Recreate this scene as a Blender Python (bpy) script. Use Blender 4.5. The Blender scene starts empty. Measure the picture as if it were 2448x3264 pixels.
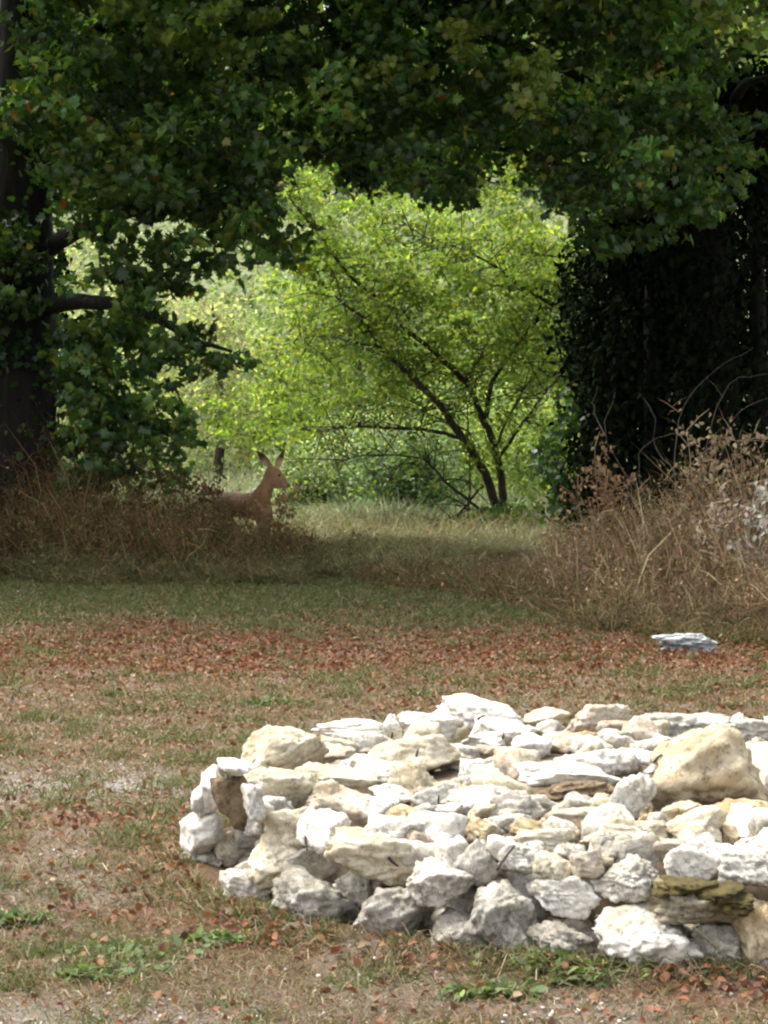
import bpy, bmesh, math, random
import numpy as np
from mathutils import Vector, Matrix, noise as mn

random.seed(7)
RNG = np.random.default_rng(11)
S = bpy.context.scene
COL = S.collection

# ------------------------------------------------------------------ camera, sky, sun, exposure
F = 8500.0            # focal length in pixels of the 2448 x 3264 photograph
PITCH = math.radians(2.07)
EYE = 1.6
cam_d = bpy.data.cameras.new('camera')
cam = bpy.data.objects.new('camera', cam_d)
COL.objects.link(cam)
cam.location = (0, 0, EYE)
cam.rotation_euler = (math.pi / 2 - PITCH, 0, 0)
cam_d.sensor_fit = 'VERTICAL'
cam_d.sensor_height = 24.0
cam_d.lens = 24.0 * F / 3264.0
cam_d.clip_start = 0.1
cam_d.clip_end = 2000
S.camera = cam

SUN_ELEV = math.radians(62)
SUN_AZ = math.radians(-72)        # measured from +Y towards +X: the sun stands behind the trees, a little left
w = bpy.data.worlds.new('World')
S.world = w
w.use_nodes = True
wn = w.node_tree.nodes
sky = wn.new('ShaderNodeTexSky')
sky.sky_type = 'NISHITA'
sky.sun_disc = False
sky.sun_elevation = SUN_ELEV
sky.sun_rotation = SUN_AZ
sky.air_density = 1.0
sky.dust_density = 4.0
sky.ozone_density = 0.6
bg = wn['Background']
bg.inputs['Strength'].default_value = 0.15
hs = wn.new('ShaderNodeHueSaturation')       # thin bright overcast: the blue is veiled
hs.inputs['Saturation'].default_value = 0.22
w.node_tree.links.new(sky.outputs['Color'], hs.inputs['Color'])
w.node_tree.links.new(hs.outputs['Color'], bg.inputs['Color'])

sun_d = bpy.data.lights.new('sun', 'SUN')
sun_d.energy = 1.4
sun_d.angle = math.radians(22)
sun_d.color = (1.0, 0.94, 0.84)
sun = bpy.data.objects.new('sun', sun_d)
COL.objects.link(sun)
sdir = Vector((math.sin(SUN_AZ) * math.cos(SUN_ELEV), math.cos(SUN_AZ) * math.cos(SUN_ELEV), math.sin(SUN_ELEV)))
sun.rotation_euler = sdir.to_track_quat('Z', 'Y').to_euler()
sun.location = (0, 40, 60)

S.view_settings.view_transform = 'Standard'
S.view_settings.look = 'None'
S.view_settings.exposure = 1.8
S.view_settings.gamma = 1.0
S.view_settings.use_curve_mapping = False
S.render.engine = 'CYCLES'
S.cycles.use_denoising = True
S.cycles.max_bounces = 8
S.cycles.transmission_bounces = 6
S.render.filter_size = 1.9
S.cycles.pixel_filter_type = 'BLACKMAN_HARRIS'
S.cycles.filter_width = 2.3

# ------------------------------------------------------------------ helpers
CP, SP = math.cos(PITCH), math.sin(PITCH)


def at(px, py, Y):
    """point at depth Y seen at pixel (px, py) of the photograph"""
    u, v = (px - 1224) / F, -(py - 1632) / F
    dy, dz = CP + v * SP, -SP + v * CP
    t = Y / dy
    return Vector((u * t, Y, EYE + dz * t))


def ground(px, py, z=0.0):
    u, v = (px - 1224) / F, -(py - 1632) / F
    dy, dz = CP + v * SP, -SP + v * CP
    t = (z - EYE) / dz
    return Vector((u * t, dy * t, z))


def topx(x, y, z):
    """where in the photograph a world point shows (arrays)"""
    zz = z - EYE
    d = y * CP - zz * SP
    v = y * SP + zz * CP
    return 1224 + F * x / d, 1632 - F * v / d


def tag(o, label=None, cat=None, group=None, kind=None):
    if label: o['label'] = label
    if cat: o['category'] = cat
    if group: o['group'] = group
    if kind: o['kind'] = kind
    return o


def link(name, me, mat=None, parent=None):
    o = bpy.data.objects.new(name, me)
    COL.objects.link(o)
    if mat is not None and me is not None and not me.materials:
        me.materials.append(mat)
    if parent is not None:
        o.parent = parent
        o.matrix_parent_inverse = Matrix.Translation(-parent.location)
    return o


def empty(name, loc=(0, 0, 0)):
    o = bpy.data.objects.new(name, None)
    o.empty_display_size = 0.1
    o.location = loc
    COL.objects.link(o)
    return o


def mesh(name, V, faces, col=None, smooth=False):
    """V (n,3); faces: list of int arrays, each (m,k)"""
    V = np.asarray(V, dtype=np.float32)
    me = bpy.data.meshes.new(name)
    me.vertices.add(len(V))
    me.vertices.foreach_set('co', V.ravel())
    loops = np.concatenate([np.asarray(f, dtype=np.int32).ravel() for f in faces])
    tot = np.concatenate([np.full(len(f), np.asarray(f).shape[1], dtype=np.int32) for f in faces])
    start = np.concatenate([[0], np.cumsum(tot)[:-1]]).astype(np.int32)
    me.loops.add(len(loops))
    me.loops.foreach_set('vertex_index', loops)
    me.polygons.add(len(tot))
    me.polygons.foreach_set('loop_start', start)
    me.polygons.foreach_set('loop_total', tot)
    if smooth:
        me.polygons.foreach_set('use_smooth', np.ones(len(tot), dtype=bool))
    me.update(calc_edges=True)
    if col is not None:
        a = me.color_attributes.new('Col', 'FLOAT_COLOR', 'POINT')
        c = np.ones((len(V), 4), dtype=np.float32)
        c[:, :3] = col
        a.data.foreach_set('color', c.ravel())
    return me


class MB:
    """collects pieces of one mesh"""
    def __init__(s):
        s.V, s.Fc, s.C, s.n = [], [], [], 0

    def add(s, V, faces, col=None):
        V = np.asarray(V, dtype=np.float32)
        for f in faces:
            s.Fc.append(np.asarray(f, dtype=np.int32) + s.n)
        s.V.append(V)
        if col is not None:
            s.C.append(np.broadcast_to(np.asarray(col, dtype=np.float32), (len(V), 3)))
        s.n += len(V)

    def build(s, name, mat, parent=None, smooth=False):
        me = mesh(name, np.concatenate(s.V), s.Fc, np.concatenate(s.C) if s.C else None, smooth)
        return link(name, me, mat, parent)


def norm(a):
    return a / np.maximum(np.linalg.norm(a, axis=-1, keepdims=True), 1e-9)


def tube(pts, radii, sides=7, rough=0.0):
    pts = np.asarray([tuple(p) for p in pts], dtype=float)
    n = len(pts)
    t = norm(np.gradient(pts, axis=0))
    ref = np.array([0.31, 0.9, 0.17])
    a = norm(np.cross(t, ref))
    b = np.cross(t, a)
    ang = np.linspace(0, 2 * math.pi, sides, endpoint=False)
    r = np.asarray(radii, dtype=float)[:, None] * (1 + rough * RNG.normal(size=(n, sides)))
    V = pts[:, None, :] + r[..., None] * (np.cos(ang)[None, :, None] * a[:, None, :] + np.sin(ang)[None, :, None] * b[:, None, :])
    V = V.reshape(-1, 3)
    i = np.arange(n - 1)[:, None] * sides
    j = np.arange(sides)[None, :]
    k = (j + 1) % sides
    Q = np.stack([i + j, i + k, i + sides + k, i + sides + j], -1).reshape(-1, 4)
    V = np.concatenate([V, pts[-1:], pts[:1]])
    last = (n - 1) * sides
    T = np.stack([np.full(sides, n * sides), last + np.arange(sides), last + (np.arange(sides) + 1) % sides], -1)
    T2 = np.stack([np.full(sides, n * sides + 1), (np.arange(sides) + 1) % sides, np.arange(sides)], -1)
    return V, [Q, T, T2]


def smooth_line(pts, k=4, jitter=0.0):
    """Catmull-Rom through the points"""
    P = np.asarray([tuple(p) for p in pts], dtype=float)
    P = np.concatenate([[2 * P[0] - P[1]], P, [2 * P[-1] - P[-2]]])
    out = []
    for i in range(1, len(P) - 2):
        for t in np.linspace(0, 1, k, endpoint=False):
            a, b, c, d = P[i - 1], P[i], P[i + 1], P[i + 2]
            out.append(.5 * (2 * b + (c - a) * t + (2 * a - 5 * b + 4 * c - d) * t * t + (3 * b - a - 3 * c + d) * t ** 3))
    out.append(P[-2])
    out = np.asarray(out)
    if jitter:
        out[1:-1] += RNG.normal(scale=jitter, size=out[1:-1].shape)
    return out


def blades(P, D, L, W, bend, col):
    """tapered two-segment ribbons; P base, D unit direction, L length, W width, bend drop at the tip"""
    n = len(P)
    L = np.broadcast_to(L, (n,))[:, None]
    W = np.broadcast_to(W, (n,))[:, None]
    side = norm(np.cross(D, norm(RNG.normal(size=(n, 3)))))
    hor = D * np.array([1, 1, 0])
    hor = norm(hor + 1e-4)
    bend = np.broadcast_to(bend, (n,))[:, None]
    mid = P + D * L * .55 + hor * bend * L * .12
    tip = P + D * L + hor * bend * L * .45 - np.array([0, 0, 1]) * bend * L * .4
    V = np.stack([P - side * W / 2, P + side * W / 2, mid - side * W * .38, mid + side * W * .38, tip], 1).reshape(-1, 3)
    i = np.arange(n)[:, None] * 5
    Q = i + np.array([0, 1, 3, 2])
    T = i + np.array([2, 3, 4])
    return V, [Q, T], np.repeat(np.asarray(col, dtype=np.float32), 5, axis=0)


# leaf outlines: x across, y along, z fold
half = [(0.10, .04, 0), (.42, .02, .02), (.34, .2, .02), (.62, .44, .0), (.30, .48, .03), (.34, .76, .01), (.13, .70, .03)]
MAPLE_V = np.array([(0, .38, -.05), (0, 0, 0)] + half + [(0, 1.05, -.02)] + [(-x, y, z) for x, y, z in reversed(half)])
MAPLE_F = np.array([(0, i, i + 1) for i in range(1, 16)] + [(0, 16, 1)])
DIA_V = np.array([(0, 0, 0), (.3, .42, .06), (0, 1, -.03), (-.3, .42, .06)])
DIA_F = np.array([(0, 1, 2), (0, 2, 3)])
OVAL_V = np.array([(0, 0, 0), (.24, .2, .05), (.27, .55, .06), (0, 1, -.04), (-.27, .55, .06), (-.24, .2, .05)])
OVAL_F = np.array([(0, 1, 2), (0, 2, 3), (0, 3, 4), (0, 4, 5)])


def frames(n, up=0.6, droop=0.2):
    """random leaf axes: x,y,z columns; normals lean upward, tips droop"""
    nz = norm(RNG.normal(size=(n, 3)) * np.array([1, 1, .7]) + np.array([0, 0, up * 1.6]))
    t = norm(RNG.normal(size=(n, 3)) + np.array([0, 0, -droop * 2]))
    y = norm(t - nz * (t * nz).sum(1, keepdims=True))
    x = np.cross(y, nz)
    return np.stack([x, y, nz], 2)      # columns


def leaves(P, size, col, tv, tf, up=.6, droop=.3):
    n = len(P)
    M = frames(n, up, droop) * np.broadcast_to(size, (n,))[:, None, None]
    V = np.einsum('nij,kj->nki', M, tv) + P[:, None, :]
    k = len(tv)
    T = (np.arange(n)[:, None, None] * k + tf[None]).reshape(-1, tf.shape[1])
    return V.reshape(-1, 3), [T], np.repeat(np.asarray(col, dtype=np.float32), k, axis=0)


def pick(cols, n, p=None, var=.18):
    cols = np.asarray(cols, dtype=float)
    c = cols[RNG.choice(len(cols), n, p=p)]
    return np.clip(c * np.exp(RNG.normal(scale=var, size=(n, 1))) * (1 + RNG.normal(scale=.06, size=(n, 3))), .002, .9)


def inpoly(x, y, poly):
    c = np.zeros(x.shape, dtype=bool)
    j = len(poly) - 1
    for i in range(len(poly)):
        xi, yi = poly[i]
        xj, yj = poly[j]
        hit = ((yi > y) != (yj > y)) & (x < (xj - xi) * (y - yi) / (yj - yi + 1e-9) + xi)
        c ^= hit
        j = i
    return c


def vnoise(x, y, seed=0):
    """value noise in numpy, 0..1"""
    xi, yi = np.floor(x).astype(np.int64), np.floor(y).astype(np.int64)
    fx, fy = x - xi, y - yi
    fx, fy = fx * fx * (3 - 2 * fx), fy * fy * (3 - 2 * fy)

    def h(a, b):
        v = (a * 374761393 + b * 668265263 + seed * 974634777) & 0xFFFFFFFF
        v = ((v ^ (v >> 13)) * 1274126177) & 0xFFFFFFFF
        return ((v ^ (v >> 16)) & 0xFFFF) / 65535.0
    return (h(xi, yi) * (1 - fx) + h(xi + 1, yi) * fx) * (1 - fy) + (h(xi, yi + 1) * (1 - fx) + h(xi + 1, yi + 1) * fx) * fy


def fbm(x, y, seed=0, o=4):
    v, a, t = 0, .5, 0
    for k in range(o):
        v = v + a * vnoise(x * 2 ** k, y * 2 ** k, seed + k)
        t += a
        a *= .55
    return v / t


def sstep(a, b, x):
    t = np.clip((x - a) / (b - a), 0, 1)
    return t * t * (3 - 2 * t)


# ------------------------------------------------------------------ materials
def new_mat(name):
    m = bpy.data.materials.new(name)
    m.use_nodes = True
    nt = m.node_tree
    b = nt.nodes['Principled BSDF']
    return m, nt, b


def leaf_mat(name, trans=.45, rough=.5, tint=(1.25, 1.25, .7), spec=.4):
    m, nt, b = new_mat(name)
    N, Lk = nt.nodes, nt.links
    a = N.new('ShaderNodeAttribute'); a.attribute_name = 'Col'
    Lk.new(a.outputs['Color'], b.inputs['Base Color'])
    b.inputs['Roughness'].default_value = rough
    b.inputs['Specular IOR Level'].default_value = spec
    mul = N.new('ShaderNodeMix'); mul.data_type = 'RGBA'; mul.blend_type = 'MULTIPLY'
    mul.inputs['Factor'].default_value = 1
    Lk.new(a.outputs['Color'], mul.inputs[6])
    mul.inputs[7].default_value = (*tint, 1)
    tr = N.new('ShaderNodeBsdfTranslucent')
    Lk.new(mul.outputs[2], tr.inputs['Color'])
    mx = N.new('ShaderNodeMixShader'); mx.inputs[0].default_value = trans
    Lk.new(b.outputs[0], mx.inputs[1]); Lk.new(tr.outputs[0], mx.inputs[2])
    Lk.new(mx.outputs[0], N['Material Output'].inputs['Surface'])
    return m


def ramp(nt, fac, stops):
    r = nt.nodes.new('ShaderNodeValToRGB')
    el = r.color_ramp.elements
    while len(el) < len(stops): el.new(.5)
    for e, (p, c) in zip(el, stops):
        e.position = p; e.color = (*c, 1)
    nt.links.new(fac, r.inputs['Fac'])
    return r.outputs['Color']


def nnoise(nt, scale, detail=6, rough=.6, coord='Object', dist=0.0):
    tc = nt.nodes.new('ShaderNodeTexCoord')
    n = nt.nodes.new('ShaderNodeTexNoise')
    n.inputs['Scale'].default_value = scale
    n.inputs['Detail'].default_value = detail
    n.inputs['Roughness'].default_value = rough
    n.inputs['Distortion'].default_value = dist
    nt.links.new(tc.outputs[coord], n.inputs['Vector'])
    return n.outputs['Fac']


def mix(nt, fac, a, b, mode='MIX'):
    m = nt.nodes.new('ShaderNodeMix'); m.data_type = 'RGBA'; m.blend_type = mode
    for s, v in ((m.inputs['Factor'], fac), (m.inputs[6], a), (m.inputs[7], b)):
        if isinstance(v, (int, float)): s.default_value = v
        elif isinstance(v, tuple): s.default_value = (*v, 1)
        else: nt.links.new(v, s)
    return m.outputs[2]


def bump(nt, b, h, strength, dist):
    n = nt.nodes.new('ShaderNodeBump')
    n.inputs['Strength'].default_value = strength
    n.inputs['Distance'].default_value = dist
    nt.links.new(h, n.inputs['Height'])
    nt.links.new(n.outputs['Normal'], b.inputs['Normal'])


def stone_mat(name, c0, c1, stain, stain_amt=.5, lichen=None):
    m, nt, b = new_mat(name)
    n1 = nnoise(nt, 9, 8, .62)
    n2 = nnoise(nt, 34, 6, .7)
    n3 = nnoise(nt, 5, 5, .6, dist=.6)
    c = ramp(nt, n1, [(.38, c0), (.58, c1)])
    f = ramp(nt, n3, [(.5, (0, 0, 0)), (.68, (stain_amt,) * 3)])
    c = mix(nt, f, c, stain)
    f2 = ramp(nt, n2, [(.33, (.8,) * 3), (.44, (0, 0, 0))])          # pits and dark lichen specks
    c = mix(nt, f2, c, tuple(.30 * x for x in c0))
    if lichen:
        f3 = ramp(nt, nnoise(nt, 13, 7, .75), [(.50, (0, 0, 0)), (.60, (.8,) * 3)])
        c = mix(nt, f3, c, lichen)
    big = ramp(nt, nnoise(nt, 2.6, 4, .55, 'Object', .4), [(.36, (.70, .66, .58)), (.55, (1, 1, 1)), (.75, (1.06, 1.06, 1.08))])
    c = mix(nt, 1.0, c, big, 'MULTIPLY')
    vein = ramp(nt, nnoise(nt, 6, 9, .62, 'Object', 1.6), [(.485, (0, 0, 0)), (.5, (.7,) * 3), (.515, (0, 0, 0))])
    c = mix(nt, vein, c, tuple(.35 * x for x in c0))
    oi = nt.nodes.new('ShaderNodeObjectInfo')
    v = ramp(nt, oi.outputs['Random'], [(0, (.80, .79, .76)), (1, (1.06, 1.05, 1.03))])
    c = mix(nt, 1.0, c, v, 'MULTIPLY')
    nt.links.new(c, b.inputs['Base Color'])
    b.inputs['Roughness'].default_value = .92
    b.inputs['Specular IOR Level'].default_value = .2
    bn = nnoise(nt, 26, 9, .68)
    bump(nt, b, bn, .9, .02)
    return m


M_STONE = {
    'cream': stone_mat('cream_limestone', (.54, .47, .34), (.70, .65, .53), (.45, .34, .18), .45),
    'white': stone_mat('white_limestone', (.64, .62, .57), (.78, .765, .72), (.50, .44, .34), .4),
    'grey': stone_mat('grey_lichened_limestone', (.29, .275, .245), (.54, .515, .465), (.34, .31, .26), .4, (.25, .24, .21)),
    'pale': stone_mat('pale_grey_limestone', (.48, .46, .41), (.70, .675, .62), (.36, .32, .26), .35, (.30, .295, .28)),
    'ochre': stone_mat('ochre_limestone', (.46, .35, .20), (.64, .55, .39), (.40, .25, .09), .6),
    'pink': stone_mat('pinkish_limestone', (.44, .36, .28), (.58, .52, .44), (.36, .24, .15), .5),
    'brown': stone_mat('brown_weathered_stone', (.14, .10, .065), (.28, .21, .14), (.10, .06, .03), .5),
    'moss': stone_mat('mossy_stone', (.30, .27, .20), (.46, .42, .34), (.13, .095, .03), .9, (.105, .080, .024)),
    'boulder': stone_mat('pale_ochre_limestone', (.50, .42, .29), (.64, .57, .44), (.42, .29, .13), .7),
}


def bark_mat(name, c0, c1, sc=14):
    m, nt, b = new_mat(name)
    tc = nt.nodes.new('ShaderNodeTexCoord')
    mp = nt.nodes.new('ShaderNodeMapping'); mp.inputs['Scale'].default_value = (1, 1, .18)
    nt.links.new(tc.outputs['Object'], mp.inputs['Vector'])
    n = nt.nodes.new('ShaderNodeTexNoise'); n.inputs['Scale'].default_value = sc; n.inputs['Detail'].default_value = 8
    nt.links.new(mp.outputs[0], n.inputs['Vector'])
    nt.links.new(ramp(nt, n.outputs['Fac'], [(.35, c0), (.65, c1)]), b.inputs['Base Color'])
    b.inputs['Roughness'].default_value = .95
    bump(nt, b, n.outputs['Fac'], 1, .03)
    return m


M_BARK = bark_mat('dark_bark', (.004, .0034, .003), (.016, .013, .010))
M_BARK2 = bark_mat('young_bark', (.030, .022, .016), (.075, .055, .040), 30)
M_MAPLE = leaf_mat('maple_leaf', .38, .42, (1.9, 1.9, .6), .5)
M_YOUNG = leaf_mat('young_tree_leaf', .6, .5, (1.65, 1.55, .78), .35)
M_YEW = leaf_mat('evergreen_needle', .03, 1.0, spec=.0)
M_FAR = leaf_mat('far_foliage', .4, .6, spec=.2)
M_GRASS = leaf_mat('grass_blade', .3, .6, (1.2, 1.15, .8), .25)
M_DRY = leaf_mat('dry_plant', .25, .75, (1.15, 1.0, .85), .15)
M_LITTER = leaf_mat('fallen_leaf', .2, .6, (1.2, 1.0, .8), .3)

# ------------------------------------------------------------------ terrain
RCX, RCY, RR = 1.24, 9.34, 1.96        # the round stone bed


def hz(x, y):
    z = 13.5 * sstep(58, 150, y) + .6 * sstep(34, 60, y) * 0
    z = z + .10 * (fbm(x * .35, y * .35, 3, 3) - .5) * sstep(24, 30, y)
    z = z + .10 * np.exp(-(((x + 2.6) / 2.0) ** 2 + ((y - 28.2) / 1.2) ** 2))      # low bank under the left brush
    z = z + .06 * np.exp(-((np.hypot(x - RCX, y - RCY) - RR + .06) / .14) ** 2)       # litter and soil banked against the stone bed
    z = z + .018 * (fbm(x * 1.4, y * 1.4, 9, 3) - .5)
    return z


def lawn_masks(x, y):
    px, py = topx(x, y, 0 * x)
    n = fbm(x * 1.1, y * .9, 21, 4)
    n2 = fbm(x * 3.1, y * 2.6, 33, 3)
    wob = (n - .5) * 150
    green = sstep(2020, 1950, py + wob) * sstep(1780, 1830, py + wob * .5)
    green = np.maximum(green, .75 * sstep(.54, .64, n2) * sstep(.40, .52, n))
    green = np.maximum(green, .8 * sstep(.60, .72, fbm(x * 4.5, y * 3.5, 121, 3)))
    g2 = np.exp(-((px - 380) / 160) ** 2 - ((py - 3060) / 90) ** 2) + np.exp(-((px - 120) / 90) ** 2 - ((py - 2080) / 50) ** 2)
    green = np.clip(np.maximum(green, g2 * (.4 + n2)), 0, 1)
    red = np.exp(-((py - 2075 + wob) / 80) ** 2) * (.75 + 1.1 * n2)
    red = np.maximum(red, .85 * np.exp(-((px - 560) / 130) ** 2 - ((py - 2790) / 90) ** 2))
    red = np.maximum(red, .55 * np.exp(-((px - 330) / 300) ** 2 - ((py - 2640 + wob) / 80) ** 2))
    red = np.maximum(red, .8 * np.exp(-((px - 2150) / 320) ** 2 - ((py - 2090) / 45) ** 2))
    red = np.maximum(red, .45 * sstep(2480, 2100, py) * sstep(1960, 2060, py) * sstep(.40, .62, n))
    red = np.maximum(red, .45 * sstep(.6, .72, fbm(x * 2.2, y * 2, 71, 3)))
    # leaves drifted against the foot of the stone bed
    d = np.hypot(x - RCX, y - RCY)
    red = np.maximum(red, .9 * np.exp(-((d - RR - .08) / .13) ** 2) * sstep(.35, .6, n2))
    grav = np.exp(-((py - 2515 + wob * .25) / 62) ** 2) * sstep(760, 420, px) * (.7 + n2)
    grav = np.maximum(grav, .8 * np.exp(-((px - 270) / 190) ** 2 - ((py - 2850) / 70) ** 2) * n2 * 1.6)
    grav = np.maximum(grav, .6 * sstep(3120, 3260, py) * sstep(.4, .6, n))
    grav = np.maximum(grav, .35 * sstep(.58, .7, fbm(x * 1.7, y * 1.3, 55, 3)))
    far = sstep(30, 36, y)
    lawn = 1 - sstep(26, 30, y)
    return [np.clip(a, 0, 1) * lawn for a in (green, red, grav)] + [far, lawn]


def ground_col(x, y):
    g, r, v, far, lawn = lawn_masks(x, y)
    base = np.array([.138, .099, .063])
    c = np.broadcast_to(base, x.shape + (3,)).copy()
    c *= (.8 + .4 * fbm(x * 6, y * 5, 91, 3))[..., None]

    def mx(c, m, col):
        return c * (1 - m[..., None]) + np.array(col) * m[..., None]
    c = mx(c, g * .8, (.085, .088, .032))
    c = mx(c, r * .85, (.15, .054, .024))
    c = mx(c, v * .85, (.30, .275, .245))
    c = mx(c, far, (.17, .20, .095))
    far2 = sstep(60, 130, y)
    c = c * (.75 + .5 * fbm(x * .45, y * .12, 77, 4))[..., None]
    c = mx(c, far2 * .75, (.17, .20, .10)) * np.where(far2[..., None] > 0, .8 + .4 * fbm(x * .5, y * .1, 78, 4)[..., None], 1)
    return c


def terrain():
    xs = np.concatenate([np.linspace(-160, -12, 34)[:-1], np.linspace(-12, -4.2, 40)[:-1], np.linspace(-4.2, 4.2, 190), np.linspace(4.2, 12, 40)[1:], np.linspace(12, 160, 34)[1:]])
    ys = np.concatenate([np.linspace(-30, 6, 12)[:-1], np.linspace(6, 30, 420), np.linspace(30, 60, 90)[1:], np.linspace(60, 400, 90)[1:]])
    X, Y = np.meshgrid(xs, ys)
    Z = hz(X, Y)
    C = ground_col(X, Y)
    nx, ny = len(xs), len(ys)
    i = (np.arange(ny - 1)[:, None] * nx + np.arange(nx - 1)[None, :]).ravel()
    Q = np.stack([i, i + 1, i + nx + 1, i + nx], -1)
    me = mesh('ground', np.stack([X, Y, Z], -1).reshape(-1, 3), [Q], C.reshape(-1, 3), True)
    m, nt, b = new_mat('dry_lawn_soil')
    a = nt.nodes.new('ShaderNodeAttribute'); a.attribute_name = 'Col'
    n1 = nnoise(nt, 38, 8, .75)
    n2 = nnoise(nt, 110, 4, .7)
    c = mix(nt, 1.0, a.outputs['Color'], ramp(nt, n1, [(.3, (.45, .44, .42)), (.55, (1, 1, 1)), (.72, (1.45, 1.4, 1.3))]), 'MULTIPLY')
    c = mix(nt, 1.0, c, ramp(nt, n2, [(.3, (.6, .6, .6)), (.65, (1.25, 1.25, 1.25))]), 'MULTIPLY')
    nt.links.new(c, b.inputs['Base Color'])
    b.inputs['Roughness'].default_value = .95
    b.inputs['Specular IOR Level'].default_value = .15
    bump(nt, b, n1, .8, .03)
    tag(link('ground', me, m), kind='structure')


terrain()

# ------------------------------------------------------------------ lawn: short blades, gravel, leaf litter
def frustum_points(n, y0, y1, power=1.0, margin=1.12):
    """points on the ground inside a wedge a bit wider than the view, thinning with distance"""
    u = RNG.random(n)
    e = 2 - power
    y = (y0 ** e + u * (y1 ** e - y0 ** e)) ** (1 / e)
    x = (RNG.random(n) * 2 - 1) * y * .144 * margin + 0
    return x, y


def in_bed(x, y, r=RR + .02):
    return np.hypot(x - RCX, y - RCY) < r


x, y = frustum_points(430000, 6.3, 29.0, 1.15)
keep = ~in_bed(x, y, RR - .05)
x, y = x[keep], y[keep]
g, r, v, far, lawn = lawn_masks(x, y)
keep = RNG.random(len(x)) < (.72 - .5 * v - .45 * r + .45 * g) * (.35 + .9 * fbm(x * 5, y * 4, 13, 3))
x, y, g, r = x[keep], y[keep], g[keep], r[keep]
k = 5200
a = RNG.uniform(math.pi * .75, math.pi * 2.1, k)
q = RR - .02 + np.abs(RNG.normal(scale=.09, size=k))
fx, fy = RCX + q * np.cos(a), RCY + q * np.sin(a)
ok = vnoise(fx * 3.2, fy * 3.2, 15) > .42
fx, fy = fx[ok], fy[ok]
x = np.concatenate([x, fx]); y = np.concatenate([y, fy])
g = np.concatenate([g, .7 * vnoise(fx * 2.4, fy * 2.4, 16)]); r = np.concatenate([r, 0 * fx])
foot = np.concatenate([np.zeros(len(x) - len(fx)), np.ones(len(fx))])
n = len(x)
P = np.stack([x, y, hz(x, y) - .004], -1)
D = norm(np.stack([RNG.normal(size=n), RNG.normal(size=n), 1.0 * np.abs(RNG.normal(size=n)) + .35 + .7 * g], -1))
L = (.030 + .030 * RNG.random(n)) * (1 + .7 * g) * (1 + .012 * np.clip(y - 10, 0, 20)) * (1 + .9 * foot * RNG.random(n))
W = .0028 + .0022 * RNG.random(n) + .0004 * np.clip(y - 8, 0, 20)
isg = RNG.random(n) < (.13 + .72 * g)
c = np.where(isg[:, None], pick([(.080, .102, .028), (.11, .12, .042), (.062, .078, .025)], n), pick([(.20, .150, .090), (.13, .096, .056), (.27, .215, .14), (.17, .108, .060)], n))
V, fc, cc = blades(P, D, L, W, .5 + RNG.random(n), c)
tag(link('lawn_grass', mesh('lawn_grass', V, fc, cc), M_GRASS), 'short dry tan and green grass of the lawn', 'grass', kind='stuff')

# leaf litter (nobody could count it)
x, y = frustum_points(80000, 6.3, 27.5, 1.0)
g, r, v, far, lawn = lawn_masks(x, y)
keep = (~in_bed(x, y, RR)) & (RNG.random(len(x)) < .055 + .85 * r ** 1.4)
x, y = x[keep], y[keep]
n = len(x)
LITTER = [(.165, .066, .028), (.125, .048, .022), (.20, .10, .045), (.105, .056, .032), (.21, .15, .085)]
P = np.stack([x, y, hz(x, y) + .012 + .02 * RNG.random(n)], -1)
V, fc, cc = leaves(P, .015 + .024 * RNG.random(n), pick(LITTER, n, [.34, .24, .20, .14, .08]), OVAL_V * np.array([1.4, 1, 3.2]), OVAL_F, 1.0, 0)
tag(link('leaf_litter', mesh('leaf_litter', V, fc, cc), M_LITTER), 'drift of small rusty fallen leaves over the lawn', 'leaf litter', kind='stuff')

# gravel: small pale chips
x, y = frustum_points(60000, 6.3, 22, 1.2)
g, r, v, far, lawn = lawn_masks(x, y)
keep = (~in_bed(x, y, RR)) & (RNG.random(len(x)) < .008 + .40 * v ** 1.6)
x, y = x[keep], y[keep]
n = len(x)
OCT_V = np.array([(1, 0, 0), (0, 1, 0), (-1, 0, 0), (0, -1, 0), (0, 0, .7), (0, 0, -.7)], dtype=float)
OCT_F = np.array([(0, 1, 4), (1, 2, 4), (2, 3, 4), (3, 0, 4), (1, 0, 5), (2, 1, 5), (3, 2, 5), (0, 3, 5)])
P = np.stack([x, y, hz(x, y) + .004], -1)
V, fc, cc = leaves(P, .004 + .008 * RNG.random(n) ** 2, pick([(.34, .31, .27), (.42, .39, .35), (.25, .22, .19)], n), OCT_V, OCT_F, .3, 0)
m, nt, b = new_mat('gravel')
a = nt.nodes.new('ShaderNodeAttribute'); a.attribute_name = 'Col'
nt.links.new(a.outputs['Color'], b.inputs['Base Color']); b.inputs['Roughness'].default_value = .9
tag(link('gravel', mesh('gravel', V, fc, cc), m), 'small pale limestone chips scattered on the lawn', 'gravel', kind='stuff')


# ------------------------------------------------------------------ the round bed of stones
def ico(sub):
    bm = bmesh.new()
    bmesh.ops.create_icosphere(bm, subdivisions=sub, radius=1)
    V = np.array([v.co[:] for v in bm.verts])
    T = np.array([[v.index for v in f.verts] for f in bm.faces])
    bm.free()
    return norm(V), T


ICO = {k: ico(k) for k in (2, 3, 4, 5)}


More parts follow.
